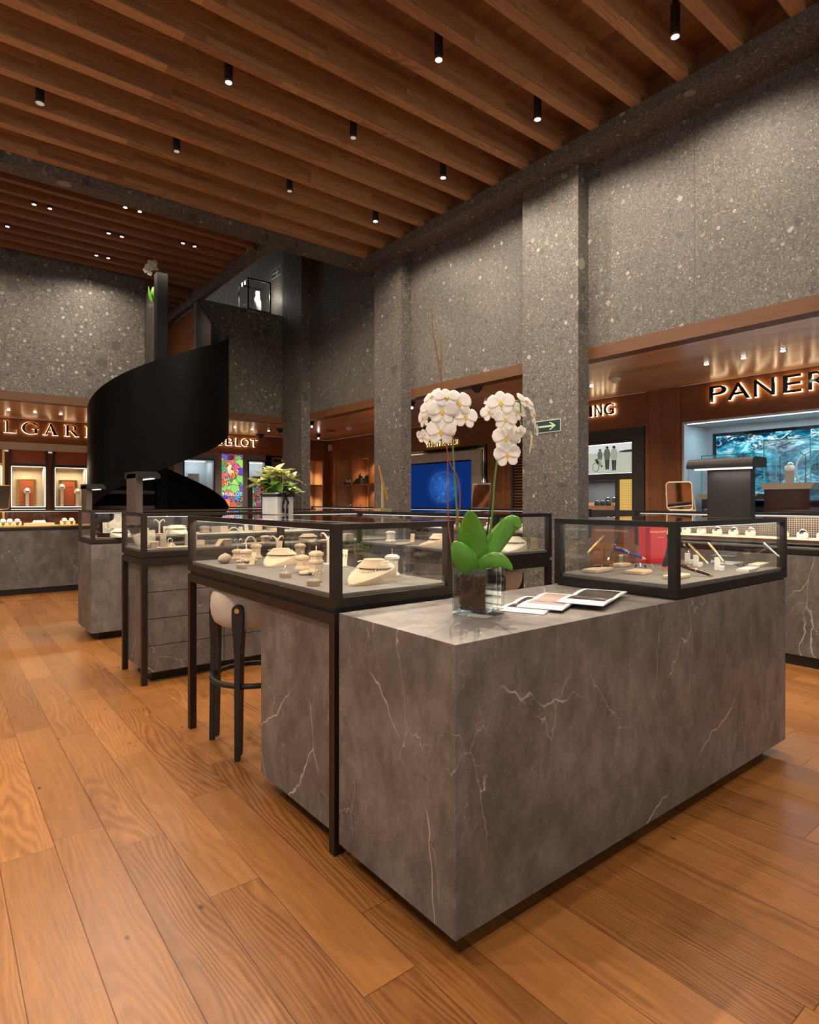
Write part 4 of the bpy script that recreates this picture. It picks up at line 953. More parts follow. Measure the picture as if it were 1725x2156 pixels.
P_ = [('P', E_(1495), E_(1530)), ('A', E_(1533), E_(1580)), ('N', E_(1589), E_(1632)), ('E', E_(1650), E_(1688))]
r0 = E_(1703); gap_ = -.065; lw_ = -.155
P_ += [('R', r0, r0 + lw_), ('A', r0 + lw_ + gap_, r0 + 2 * lw_ + gap_ - .02), ('I', r0 + 2 * lw_ + 2 * gap_ - .02, r0 + 2 * lw_ + 2 * gap_ - .05)]
sign('shop_sign', 'large backlit black lettering PANERAI over the ocean screen niche', 'E', P_, EZ(1495, 848, xs_), .165)
G1, G0 = E_(1293), E_(1273); N1, N0 = E_(1268), E_(1254); I0 = E_(1247)
lst = [('G', G0, G1), ('N', N0, N1), ('I', I0 + .03, I0)]; a = I0 + .03 + .05
for ch, w in (('L', .075), ('T', .09), ('I', .03), ('E', .08), ('R', .095), ('B', .095)):
    lst.append((ch, a + w, a)); a += w + .045
sign('shop_sign', 'backlit black lettering ending in LING, half hidden behind the big pillar', 'E', lst, EZ(1283, 873, xs_), .135)
N2 = lambda u: NX(u, ys_)
u0_, w0_ = N2(456), N2(472) - N2(456)
sign('shop_sign', 'backlit black lettering HUBLOT on the far wall, partly behind the stair', 'N', [('H', u0_ - .055 - w0_, u0_ - .055), ('U', N2(456), N2(472)), ('B', N2(477), N2(493)), ('L', N2(497.5), N2(508)), ('O', N2(509), N2(526)), ('T', N2(528.5), N2(543))], NZ(535, 941, ys_), .145)
Lx = N2(8); sc_ = N2(36) - N2(8)
sign('shop_sign', 'backlit serif lettering on the left wall ending in LGARI above the rust shop', 'N', [('B', Lx - .55, Lx - .38), ('V', Lx - .27, Lx - .05), ('L', N2(9), N2(34)), ('G', N2(46), N2(81)), ('A', N2(91), N2(122)), ('R', N2(136), N2(165)), ('I', N2(180), N2(190))], NZ(22, 911, ys_), .172, ser=True)
z1_ = EZ(930, 938, xs_); ch = 'SCHAFFHAUSEN'; ua, ub = 895, 962; stp = (ub - ua) / len(ch)
sign('shop_sign', 'two-line backlit lettering ending in SCHAFFHAUSEN behind the white orchid', 'E', [(c, E_(ua + i * stp), E_(ua + (i + .72) * stp)) for i, c in enumerate(ch)], z1_, .075, halo='halo_y', stand=.030, thick=.012)
sign('shop_sign', 'backlit letters IWC glowing yellow just behind the left orchid blooms', 'E', [('I', E_(912), E_(914)), ('W', E_(917), E_(931)), ('C', E_(934), E_(944))], z1_ + .12, .14, halo='halo_y')
def flattext(txt, parent, mtx, h, mat, name='lettering'):
    c = bpy.data.curves.new('g', 'FONT'); c.body = txt; c.extrude = .004; c.size = 1.0; c.align_x = 'CENTER'; c.align_y = 'CENTER'
    o = bpy.data.objects.new('g', c); COL.objects.link(o); bpy.context.view_layer.update()
    me = bpy.data.meshes.new_from_object(o.evaluated_get(bpy.context.evaluated_depsgraph_get())); bpy.data.objects.remove(o)
    for v in me.vertices: v.co.x *= h; v.co.y *= h; v.co.z *= h * .5
    me.materials.clear(); me.materials.append(M[mat] if isinstance(mat, str) else mat)
    o = bpy.data.objects.new(name, me); COL.objects.link(o); o.parent = parent; o.matrix_local = mtx; return o
MN = Matrix(((1, 0, 0, 0), (0, 0, -1, 0), (0, 1, 0, 0), (0, 0, 0, 1)))          # faces -Y
ME = Matrix(((0, 0, -1, 0), (-1, 0, 0, 0), (0, 1, 0, 0), (0, 0, 0, 1)))         # faces -X
gw = emit('graffiti_white', (.85, .85, .80), 1.1); gy = emit('graffiti_yellow', (.9, .62, .08), 1.1)
flattext('HUBLOT', p, Matrix.Translation(((gx0_ + gx1_) / 2, -.034, NZ(488, 1041))) @ MN, .095, gw)
flattext('35', p, Matrix.Translation((gx0_ + .08, -.034, NZ(475, 1013))) @ MN @ Matrix.Rotation(-1.3, 4, 'Z'), .15, gy)
flattext('017', p, Matrix.Translation(((gx0_ + gx1_) / 2 + .02, -.034, NZ(490, 996))) @ MN, .13, gy)
for k in (0, 1):
    c_ = (N_(nic[k][0]) + N_(nic[k][1])) / 2; cds = [o for o in bpy.data.objects if o.name.startswith('display_card')]
    flattext('BVLGARI', cds[k], Matrix.Translation((0, -.0085, .30)) @ MN, .034, 'gold')
mw = NX(68, YS + .2)

# exit arrow signs
def arrow(p, w, h, label, mtx_):
    t = empty('exit_sign', p, label, 'sign'); 
    def f(z): return lambda x, y: tuple((mtx_ @ Vector((x, y, z, 1)).to_4d()).to_3d()) if False else tuple((mtx_.to_3x3() @ Vector((x, y, z))))
    obj('sign_border', B().prism([(-w / 2, -h / 2), (w / 2, -h / 2), (w / 2, h / 2), (-w / 2, h / 2)], f(0.001), f(.006)), 'pale_' if False else 'lightgrey', t)
    e = h * .07
    obj('sign_plate', B().prism([(-w / 2 + e, -h / 2 + e), (w / 2 - e, -h / 2 + e), (w / 2 - e, h / 2 - e), (-w / 2 + e, h / 2 - e)], f(0.006), f(.008)), 'green_sign', t)
    a = h * .07
    b = B(); b.prism([(-w * .33, -a), (w * .24, -a), (w * .24, a), (-w * .33, a)], f(.008), f(.010))
    q = h * .30
    b.prism([(w * .13, q), (w * .33, 0), (w * .25, 0), (w * .06, q)], f(.008), f(.0102)); b.prism([(w * .13, -q), (w * .06, -q), (w * .25, 0), (w * .33, 0)], f(.008), f(.0102))
    obj('arrow', b, 'sign_pale', t)
ya, yb = EY(1127, XP), EY(1182, XP)
arrow((XP, (ya + yb) / 2, EZ(1155, 897.5, XP)), ya - yb, .115, 'green sign with a pale arrow on the widest stone pillar', ME)
yb2, ya2 = EY(591, XB), EY(572, XB)
arrow((XB, (ya2 + yb2) / 2, EZ(581, 575, XB)), ya2 - yb2, .14, 'dark green arrow sign on the upper-floor stone wall above the glass showcase', ME)
arrow((XS, EY(1046), EZ(1046, 955)), .22, .20, 'small green sign on the wood behind the right orchid bloom', ME)
# ------------------------------------------------------------------ wall counters
stone_block('stone_counter', 4.745, 5.27, -2.6, 2.86, .775, 'long dark marble wall counter under the right shop sign', 'marble2', .075, .02)
showcase(4.74, 5.28, -2.6, 2.87, 'long lit watch showcase on the marble wall counter under the right shop sign', legs=False, z0=.777, z1=1.074, mat='bronze2', pw=3.20, shelf=[(4.78, 5.10, -2.4, 2.80, .872)])
stone_block('stone_counter', 4.79, 5.30, 3.70, 8.6, .775, 'marble wall counter behind the two middle pillars before the blue screen', 'marble2', .075, .02)
showcase(4.785, 5.31, 3.70, 8.61, 'long watch showcase on the wall counter before the blue screen', legs=False, z0=.777, z1=1.074, mat='bronze2', pw=2.00)
stone_block('stone_counter', -3.0, 1.95, 8.79, 9.30, .79, 'dark marble wall counter at the left under the serif shop sign', 'marble2', .075, .02)
showcase(-3.0, 1.95, 8.78, 9.31, 'amber-lit watch showcase on the left marble wall counter', legs=False, z0=.792, z1=1.05, mat='bronze', pw=4.80, lcol=(1, .66, .32), deckmat='brass')
stone_block('stone_counter', 3.12, 4.5, 9.15, 9.65, .775, 'small marble counter in front of the colourful graffiti panel', 'marble2', .075, .02)
showcase(3.115, 4.51, 9.145, 9.66, 'showcase with black top rail in front of the graffiti panel', legs=False, z0=.777, z1=1.065, mat='bronze2', pw=1.60)
def meshmat():
    g = G('perforated_metal'); x = g.xyz(g.co()); k = 62.0
    a = g.ma('FRACT', g.ma('MULTIPLY', x[1], k)); b2 = g.ma('FRACT', g.ma('MULTIPLY', x[2], k)); 
    d = g.ma('ADD', g.ma('POWER', g.ma('SUBTRACT', a, .5), 2.0), g.ma('POWER', g.ma('SUBTRACT', b2, .5), 2.0))
    c = g.mix(g.ma('LESS_THAN', d, .10), (.30, .25, .21), (.02, .015, .012)); g.bsdf(c, .4, .6); return g.m
one('perforated_back', B().box(5.12, 5.125, -2.5, 2.80, .885, 1.04), meshmat(), 'perforated metal back panel inside the right wall showcase behind the watches', 'panel')
cols = ['black', 'silver', 'suede_d', 'blue']
wl = []
for i in range(15):
    y = 2.62 - i * .125 - (.1 if i > 5 else 0)
    wl.append(y); watch((4.90, y, .8835), 'round steel watch on the shelf of the right wall showcase, %s from its left end' % ORD[i], 1.35, PI / 2, cols[i % 4 if i % 4 != 3 else 0], 'white' if i % 3 == 0 else 'black', 'linen', .55, 'watches in the right wall showcase')
for i in range(8):
    watch((5.0, 3.95 + i * .20 if i < 4 else 4.2 + i * .17, .831), 'watch in the showcase before the blue screen, %s from its right end' % ORD[i], 1.5, PI / 2, cols[i % 3], 'white', 'linen', .5, 'watches before the blue screen')
for i, (u, v) in enumerate([(6, 1098), (20, 1099), (36, 1098), (73, 1097), (79, 1097), (85, 1097), (91, 1097), (135, 1097), (150, 1098)]):
    q = aty(u, 1100, 9.0)
    watch((q.x, 9.0, .846), 'gold-lit watch in the left wall showcase, %s from the left picture edge' % ORD[i], 1.75 if i not in (3, 4, 5, 6) else 1.3, 0, cols[i % 2], 'white', 'ivory', .8, 'watches in the left wall showcase')
one('display_plinth', B().box(-.16, .16, -.07, .07, 0, .035), 'ivory', 'glowing cream plinth under the middle group of watches in the left wall showcase', 'display plinth', loc=(aty(82, 1100, 8.93).x, 8.90, .8445))

# table-top mirrors
def rrect(w, h, r, n=6):
    P = []
    for cx, cy, a0 in ((w - r, h - r, 0), (-w + r, h - r, PI / 2), (-w + r, -h + r, PI), (w - r, -h + r, 1.5 * PI)):
        for k in range(n + 1): a = a0 + PI / 2 * k / n; P.append((cx + r * math.cos(a), cy + r * math.sin(a)))
    return P
def tmirror(p, w, h, lean, rz, label, fm, gm):
    t = empty('table_mirror', p, label, 'mirror', rz); R = Matrix.Rotation(lean, 3, 'X'); c = Vector((0, 0, h + .004))
    ff = lambda d: (lambda x, y: tuple(R @ Vector((x, d, y + h)) + Vector((0, 0, .006))))
    pts = rrect(w, h, .028)
    obj('frame', B().tube([ff(0)(x, y) for x, y in pts], .005, 8, closed=True), fm, t)
    obj('mirror_glass', B().prism(rrect(w - .002, h - .002, .026), ff(-.002), ff(.003)), gm, t)
    for s in (-1, 1): obj('support_rod', B().tube([ff(0)(s * (w + .006), .02), (s * (w + .004), .10, .004)], .0035, 8), fm, t); 
    obj('support_rod', B().tube([(-(w + .004), .10, .004), (w + .004, .10, .004)], .0035, 8), fm, t)
tmirror((4.93, atx(1432, 1076, 4.93).y, 1.0745), .100, .118, .20, -PI / 2 + .28, 'rounded tilting mirror with ivory frame on the right wall showcase', 'ivory', 'mirror_t')
q = aty(-8, 1070, 9.0); tmirror((q.x, 8.95, 1.0505), .13, .15, .25, .25, 'dark tilted mirror with brass edge at the left picture edge on the wall showcase', 'brass', 'charcoal')
q = atx(1012, 1071, 4.95); t = empty('table_mirror', (4.95, q.y, 1.0745), 'square chrome-framed mirror on the wall showcase right of the blue screen', 'mirror', -1.02); t.rotation_euler = (-.30, 0, -1.02)
obj('frame', B().box(-.105, -.095, -.006, .006, 0, .30).box(.095, .105, -.006, .006, 0, .30).box(-.095, .095, -.006, .006, .29, .30).box(-.095, .095, -.006, .006, 0, .01), 'chrome', t)
obj('mirror_glass', B().box(-.095, .095, -.002, .002, .01, .29), 'mirror', t)
obj('foot', B().box(-.08, .08, .006, .07, 0, .006), 'chrome', t)

# ------------------------------------------------------------------ jewellery props
def gem(b, p, r):
    b.lathe([(.0001, -r), (r, 0), (r * .6, r * .5), (.0001, r * .55)], 8, p)
def ring(p, label, mat='ruby', s=1.0, rz=0, group=None):
    t = empty('ring', p, label, 'ring', rz, group); t.scale = (s, s, s)
    obj('ring_band', B().tube([(.009 * math.cos(a), 0, .0105 + .009 * math.sin(a)) for a in [2 * PI * k / 20 for k in range(20)]], .0013, 6, closed=True), 'silver', t)
    b = B(); gem(b, (0, 0, .0215), .0040); 
    for k in (-1, 1): gem(b, (.005 * k, 0, .0205), .0025)
    b.smooth = False; obj('gemstone', b, mat, t); return t
def tower(p, h, label, mat='suede', r=.024, double=False, rz=0):
    t = empty('ring_pedestal', p, label, 'display stand', rz); r2 = r * .80
    pr = [(r * 1.1, 0), (r * 1.1, .006), (r2 * 1.1, .014), (r2, .018), (r2, h - .024), (r, h - .017), (r, h - .008), (r * .62, h - .001), (r * .6, h)]
    if double: m = h * .52; pr = pr[:4] + [(r2, m - .012), (r, m - .007), (r, m + .002), (r2, m + .008), (r2, h - .024)] + pr[5:]
    obj('column', B().sqlathe(pr, .22), mat, t, bevel=.0006); return t
def plate(p, w, d, label, rz=0, mat='suede', h=.011):
    t = one('display_pad', B().lathe([(.82, 0), (.98, h * .25), (1.0, h * .6), (.95, h), (.0001, h)], 32, sx=w / 2, sy=d / 2), mat, label, 'display pad'); t.location = p; t.rotation_euler = (0, 0, rz); return t
def ringbox(p, label, mat='suede_d', rz=0, s=1.0):
    t = empty('ring_block', p, label, 'display stand', rz); t.scale = (s, s, s)
    obj('block', B().sqlathe([(.017, 0), (.017, .015), (.0125, .020), (.0001, .020)], .35), mat, t); obj('slot', B().box(-.009, .009, -.0015, .0015, .0195, .0206), 'black', t); return t
def neckform(p, rz, label, L=.21, W=.078, H=.062, mat='suede'):
    t = empty('necklace_form', p, label, 'necklace display', rz)
    def hgt(x): return .005 + (H - .005) * (1 - x) ** .85
    def wid(x): return W * (1 - x ** 2.2) ** .75 * (.86 + .14 * min(1, x * 5))
    sec = [(-1, 0), (-1, .45), (-.93, .78), (-.72, .95), (-.38, 1.03), (0, 1.06), (.38, 1.03), (.72, .95), (.93, .78), (1, .45), (1, 0)]
    b = B(); rows = []
    for i in range(15):
        x = min(.985, i / 14); w, h = max(wid(x), .004), hgt(x)
        rows.append([b.b.verts.new((x * L - .045, y * w, z * h)) for y, z in sec])
    for A, C in zip(rows, rows[1:]):
        for k in range(len(sec) - 1): b.b.faces.new((A[k], A[k + 1], C[k + 1], C[k]))
        b.b.faces.new((A[-1], A[0], C[0], C[-1]))
    b.b.faces.new(rows[0]); b.b.faces.new(rows[-1][::-1]); b.smooth = True
    obj('form_body', b, mat, t)
    b = B(); b.lathe([(.064, H * .76), (.054, H * .93), (.044, H * 1.05), (.038, H * 1.17), (.037, H * 1.21), (.0001, H * 1.225)], 28, (0.0, 0, 0), sx=.92, sy=1.12)
    obj('form_neck', b, mat, t)
    return t, hgt, wid, L
def necklace(form, label, mat='silver', bead=.0028, drop=.55, n=34, group=None):
    t0, hgt, wid, L = form; t = empty('necklace', t0.location, label, 'necklace', t0.rotation_euler.z, group); b = B()
    for k in range(n + 1):
        a = -PI * .92 + 2 * PI * .92 * k / n; x = .012 + .058 * math.cos(a) * (1 + .5 * max(0, math.cos(a)) * drop); y = .060 * math.sin(a) * (1 - .25 * max(0, math.cos(a)))
        xr = min(.98, max(0.0, (x + .045) / L)); yy = abs(y) / max(.01, wid(xr)); z = hgt(xr) * (1.06 - .12 * min(1, yy) ** 2) + bead * .8
        if x < .03: z = max(z, hgt(0) * 1.0 + .004)
        b.sphere((x, y, z), bead, 1, 8)
    obj('chain_beads', b, mat, t); return t
def bust(p, label, h=.17, w=.075, rz=0, mat='linen'):
    t = empty('necklace_bust', p, label, 'necklace display', rz)
    st_ = [(0, .72, .42), (.05, .80, .46), (.30, .95, .40), (.50, 1.0, .34), (.60, .92, .30), (.68, .62, .30), (.74, .42, .34), (.85, .36, .34), (1.0, .38, .36)]
    b = B(); rows = [[b.b.verts.new((w * a * math.cos(2 * PI * k / 24), w * c * math.sin(2 * PI * k / 24), z * h)) for k in range(24)] for z, a, c in st_]
    for A, C in zip(rows, rows[1:]):
        for k in range(24): b.b.faces.new((A[k], A[(k + 1) % 24], C[(k + 1) % 24], C[k]))
    b.b.faces.new(rows[0][::-1]); b.b.faces.new(rows[-1]); b.smooth = True; obj('bust_body', b, mat, t)
    n_ = empty('necklace', (p[0], p[1], p[2]), 'fine necklace on the ' + label, 'necklace', rz)
    b = B()
    for k in range(25):
        a = PI * (k / 24); b.sphere((w * .62 * math.cos(a), -w * .34 - .012 * math.sin(a), h * (.66 - .26 * math.sin(a))), .002, 1, 6)
    obj('chain_beads', b, 'silver', n_); return t
def card(p, label, h=.065, w=.03, lean=.35, rz=0, mat='suede', base=True, ear='silver'):
    t = empty('earring_card', p, label, 'earring display', rz)
    obj('leaning_card', B().rbox((0, .006 + .5 * h * math.sin(lean), .5 * h * math.cos(lean) + .004), (w, .0055, h), 0, -lean, 'X'), mat, t, bevel=.001)
    if base: obj('base', B().lathe([(.9, 0), (1, .003), (.95, .008), (.0001, .008)], 20, sx=w * .7, sy=w * .5), mat, t)
    e = empty('earrings', p, 'earrings on the ' + label, 'earrings', rz)
    for s in (-1, 1):
        c = Vector((s * w * .22, .006 + .74 * h * math.sin(lean) - .006, .74 * h * math.cos(lean))); b = B().sphere(c, .0035, 1, 8).sphere(c + Vector((0, -.002, -.007)), .0025, 1, 8); obj('earring', b, ear, e)
    return t
def ystand(p, label, h=.12, rz=0, mat='linen', ear='ruby'):
    t = empty('earring_stand', p, label, 'earring display', rz)
    obj('foot', B().lathe([(.024, 0), (.024, .004), (.006, .007), (.0001, .007)], 20), mat, t)
    obj('forked_post', B().tube([(0, 0, .005), (0, 0, h * .60), (.0, 0, h * .78)], [.0065, .006, .007], 10), mat, t)
    for s in (-1, 1): obj('arm', B().tube([(0, 0, h * .74), (s * .010, 0, h * .88), (s * .022, 0, h * .97), (s * .034, 0, h * .97)], [.0065, .0055, .0045, .003], 8), mat, t)
    e = empty('earrings', p, 'drop earrings on the ' + label, 'earrings', rz)
    for s in (-1, 1): obj('earring', B().tube([(s * .034, 0, h * .965), (s * .034, 0, h * .90)], .0012, 6).sphere((s * .034, 0, h * .885), .0055, 1.3, 8), ear, e)
    return t
def arch(p, label, rx=.035, rz_=.040, rz=0, mat='linen', beads=True):
    t = empty('bangle_arch', p, label, 'bracelet display', rz); n = 18; b = B(); rows = []
    for k in range(n + 1):
        a = PI * k / n; c, s = math.cos(a), math.sin(a)
        rows.append([b.b.verts.new(q) for q in ((rx * c, -.007, rz_ * s), (rx * c, .007, rz_ * s), ((rx - .007) * c, .007, (rz_ - .007) * s), ((rx - .007) * c, -.007, (rz_ - .007) * s))])
    for A, C in zip(rows, rows[1:]):
        for k in range(4): b.b.faces.new((A[k], A[(k + 1) % 4], C[(k + 1) % 4], C[k]))
    b.b.faces.new(rows[0][::-1]); b.b.faces.new(rows[-1]); b.smooth = True; obj('arch_band', b, mat, t)
    if beads:
        e = empty('bracelet', p, 'bracelet over the ' + label, 'bracelet', rz); b = B()
        for k in range(2, 22): a = PI * k / 24; b.sphere(((rx + .0025) * math.cos(a), 0, (rz_ + .0025) * math.sin(a)), .0022, 1, 6)
        obj('chain_beads', b, 'silver', e)
    return t
def pillow(p, label, rz=0):
    t = one('bracelet_pillow', B().grid(lambda u, v: (.048 * (2 * u - 1), .026 * math.sin(PI * u) ** .8 * math.cos(2 * PI * v), .024 + .024 * math.sin(PI * u) ** .8 * math.sin(2 * PI * v)), 20, 20), 'suede_d', label, 'bracelet display')
    t.location = p; t.rotation_euler = (0, -.12, rz)
    e = one('bracelet', B().tube([(.008, .0265 * math.cos(a), .024 + .0245 * math.sin(a)) for a in [2 * PI * k / 28 for k in range(28)]], .0016, 6, closed=True), 'silver', 'thin silver bracelet around the ' + label, 'bracelet'); e.location = p; e.rotation_euler = (0, -.12, rz)
def ramp(p, label, rz=0, s=1.0):
    t = empty('bracelet_ramp', p, label, 'bracelet display', rz); t.scale = (s, s, s)
    for k in range(4):
        y = -.03 + k * .02
        obj('ramp_strip', B().prism([(-.055, 0), (-.048, 0), (-.018, .038), (.045, .038), (.045, .045), (-.022, .045)], lambda x, z: (x, y, z), lambda x, z: (x, y + .014, z)), 'suede', t)
    obj('ramp_support', B().box(-.012, .042, -.028, .042, 0, .0375), 'suede_d', t)
def vfrom(pa, pb): d = pb - pa; return math.atan2(d.y, d.x)
DZ = .8475
BX = [(1.075, 1.49, 1.735, 3.06)]
def A_(u, v, z=DZ):
    p = at(u, v, z); x0, x1, y0, y1 = BX[0]; p.x = min(x1, max(x0, p.x)); p.y = min(y1, max(y0, p.y)); return p
toward = PI / 2 - 0.0
# front table (A)
pillow(A_(474, 1186), 'pointed taupe pillow at the left end of the front table', .5)
plate(A_(520, 1183), .12, .055, 'oval beige pad under the left ring pedestals of the front table', .2)
z2 = DZ + .0115
for (u, v, h, lb, dbl, z) in [(492, 1175, .052, 'lower beige ring pedestal behind the taupe pillow', False, DZ), (519, 1181, .058, 'beige ring pedestal with a silver ring, right of the taupe pillow', False, z2), (526, 1172, .075, 'tallest beige ring pedestal of the left group on the front table', False, DZ),
                        (637, 1199, .062, 'beige ring pedestal in the middle of the front table, left of the stacked one', False, z2), (666, 1205, .088, 'double-tiered beige ring pedestal next to the corner post of the front table', True, z2), (650, 1178, .085, 'shaded square pedestal behind the double-tiered one on the front table', False, DZ),
                        (826, 1213, .088, 'tall pale pedestal with a ring behind the right necklace form', False, DZ)]:
    p_ = A_(u, v, z); tower((p_.x, p_.y, z), h, lb, 'linen' if u == 826 else ('suede_d' if u == 650 else 'suede'), .024, dbl, .35)
    ring((p_.x, p_.y, z + h), 'small ring on the ' + {492: 'lower pedestal behind the taupe pillow', 519: 'pedestal right of the taupe pillow', 526: 'tallest pedestal of the left group', 637: 'pedestal left of the double-tiered one', 666: 'double-tiered pedestal by the front corner post', 650: 'shaded pedestal behind the double-tiered one', 826: 'tall pale pedestal behind the large necklace form'}[u], 'ruby' if u > 600 else 'silver', 1.0, .9)
plate(A_(655, 1207), .15, .075, 'wide beige pad under the right ring pedestals of the front table', .5)
for i, (u, v, lb, lb2) in enumerate([(509, 1197, 'small taupe ring block left of the first necklace form', 'silver'), (601, 1216, 'taupe ring block in the middle of the front table', 'silver'), (660, 1233, 'taupe ring block nearest the corner post of the front table', 'silver')]):
    p_ = A_(u, v); ringbox(p_, lb, 'suede_d', .5, 1.15); ring((p_.x, p_.y, DZ + .018), 'ring with stone on the ' + lb, 'silver', 1.2, .6)
f1 = neckform(A_(592, 1187), vfrom(A_(610, 1183), A_(520, 1206)), 'flat beige necklace form in the middle of the front table')
necklace(f1, 'fine silver necklace on the middle necklace form of the front table', 'silver', .0019, .4, 44)
f2 = neckform(A_(788, 1222), vfrom(A_(800, 1222), A_(690, 1247)), 'large beige necklace form right of the front corner post', .22, .085, .068)
necklace(f2, 'silver link necklace on the large form right of the front corner post', 'silver', .0030, .4, 34)
card(A_(528, 1191), 'tall beige leaning card beside the left ring pedestals', .062, .026, .45, -1.0)
card(A_(596, 1168), 'pale beige leaning card behind the middle necklace form', .085, .034, .35, -.9)
card(A_(668, 1226), 'taupe leaning card beside the nearest ring block', .062, .026, .35, -.8, 'suede_d')
card(A_(747, 1192), 'pale leaning earring card behind the large necklace form', .078, .028, .30, -.8, 'linen')
ystand(A_(780, 1182), 'forked cream earring stand behind the large necklace form', .155, -.3, 'linen')
arch(A_(816, 1222), 'cream bangle arch right of the large necklace form', .05, .05, .9)
ystand(A_(630, 1163), 'forked beige earring stand at the rear of the front table', .115, -.3, 'suede', 'silver')
# second table (T2): deck and shelf
BX[0] = (1.085, 3.0, 4.035, 4.42)
ramp(A_(321, 1153), 'beige bracelet ramp at the left end of the second table', -.2, .9)
for i, (u, v) in enumerate([(345, 1150), (358, 1150)]):
    p_ = A_(u, v); ringbox(p_, 'cream ring block on the second table, %s of two' % ['left', 'right'][i], 'linen'); ring((p_.x, p_.y, DZ + .018), 'bright silver ring on the %s cream ring block of the second table' % ['left', 'right'][i], 'silver', 1.7)
plate(A_(380, 1157), .20, .07, 'long beige pad at the front edge of the second table')
card((*A_(366, 1155, DZ + .012).xy, DZ + .012), 'dark beige card standing on the long pad of the second table', .075, .04, .12, 0, 'suede_d')
arch((*A_(388, 1155, DZ + .012).xy, DZ + .012), 'small white arch on the long pad of the second table', .02, .024, 0)
one('display_block', B().box(-.035, .035, -.02, .02, 0, .085), 'suede_d', 'brown upright block near the long pad of the second table', 'display stand', loc=A_(402, 1150))
one('display_block', B().box(-.03, .03, -.02, .02, 0, .034), 'suede', 'low beige block behind the left post of the front table', 'display stand', loc=A_(420, 1147))
ramp(A_(474, 1149), 'beige bracelet ramp on the second table seen through the front table', 0, 1.0)
arch(A_(533, 1147), 'tall beige bangle arch on the second table', .042, .058, 0)
plate(A_(560, 1149), .18, .06, 'beige pad beside the tall arch on the second table')
for i, u in enumerate([496, 507]): ring(A_(u, 1145), 'hoop-like silver ring lying by the tall arch, %s one' % ['left', 'right'][i], 'silver', 1.6, .3)
SZ = .9265
S_ = lambda u, v=1126: at(u, v, SZ)
def sh(u): q = aty(u, 1120, 4.30); return Vector((q.x, 4.30, SZ))
card(aty(313, 1120, 4.27).xy.to_3d() + Vector((0, 0, DZ + .05)) if False else A_(296, 1143), 'cream earring card with red stones at the left of the second table', .10, .07, .2, 0, 'linen', True, 'ruby')
bust(A_(271, 1141), 'wide cream bust behind the left pane of the second table', .12, .075)
card(sh(352), 'cream stud card on the glass shelf of the second table', .05, .045, .2, 0, 'linen')
ystand(sh(340) + Vector((.0, .05, 0)), 'forked stand with drop earrings on the second table shelf', .10, 0, 'linen', 'silver')
arch(sh(358) + Vector((.0, -.03, 0)), 'beige bangle arch on the shelf of the second table', .04, .035, 0, 'suede')
f3 = neckform(sh(372), -PI / 2 + .1, 'pale necklace form on the shelf under the dazzling lamp', .16, .075, .05, 'linen'); necklace(f3, 'pearl-like necklace on the pale form under the dazzling lamp', 'white', .003, .3, 34)
for u, k, lb in [(431, 'p', 'rounded taupe pedestal on the second table shelf'), (452, 'b', 'taupe block on the second table shelf'), (470, 'b2', 'lit beige block on the second table shelf'), (492, 'a', 'cream arch on the second table shelf'), (508, 'c', 'small white card beside the shelf arch'), (520, 'c2', 'taller white card beside the shelf arch'), (542, 'b3', 'beige block with red stones on the shelf'), (580, 'f', 'far necklace form on the shelf of the second table'), (612, 'y', 'forked stand at the middle of the second table shelf'), (655, 'f2', 'grey-beige necklace form on the second table shelf'), (700, 'b4', 'low block on the right half of the second table shelf')]:
    p_ = sh(u)
    if k == 'p': tower(p_, .05, lb, 'suede_d', .03)
    elif k[0] == 'b': o = one('display_block', B().box(-.03, .03, -.02, .02, 0, .045 if k != 'b4' else .025), 'suede' if k != 'b' else 'suede_d', lb, 'display stand', loc=p_)
    elif k == 'a': arch(p_, lb, .042, .035, 0)
    elif k[0] == 'c': card(p_, lb, .032 if k == 'c' else .05, .03, .2, 0, 'linen')
    elif k[0] == 'f': f_ = neckform(p_, -PI / 2 - .2, lb, .15, .065, .045, 'suede' if k == 'f' else 'suede_d'); necklace(f_, 'thin silver chain on the ' + lb, 'silver', .002, .3, 30)
    elif k == 'y': ystand(p_, lb, .1, 0, 'suede', 'silver')
for u, v, k, lb in [(600, 1150, 't', 'square taupe pedestal on the second table behind the middle form'), (700, 1146, 'f', 'dark necklace form on the second table behind the corner post'), (760, 1145, 'p', 'round beige pad at the right half of the second table'), (800, 1143, 'b', 'grey block at the right end of the second table')]:
    p_ = A_(u, v)
    if k == 't': tower(p_, .06, lb, 'suede_d', .03)
    elif k == 'f': f_ = neckform(p_, -PI / 2 - .2, lb, .16, .07, .05, 'suede_d'); necklace(f_, 'silver chain on the ' + lb, 'silver', .002, .3, 30)
    elif k == 'p': plate(p_, .16, .08, lb)
    else: one('display_block', B().box(-.04, .04, -.03, .03, 0, .05), 'suede_d', lb, 'display stand', loc=p_)
# third showcase
BX[0] = (1.09, 3.0, 5.565, 5.96)
for i, u in enumerate([213, 224]):
    p_ = A_(u, 1131); one('display_block', B().box(-.03, .03, -.025, .025, 0, .035), 'brown', 'brown leather ring block in the third showcase, %s of two' % ['left', 'right'][i], 'display stand', loc=p_)
card(A_(219, 1126), 'warm white card behind the brown blocks in the third showcase', .11, .045, .1, 0, 'linen')
bust(A_(243, 1125), 'tall cream bust in the third showcase', .19, .085)
f_ = neckform(A_(256, 1131), -PI / 2, 'wide white necklace form in front of the tall bust in the third showcase', .17, .085, .06, 'linen'); necklace(f_, 'fine chain on the wide white form in the third showcase', 'silver', .002, .4, 30)
ystand(A_(229, 1127), 'small white cone stand in the third showcase', .07, 0, 'linen', 'silver')
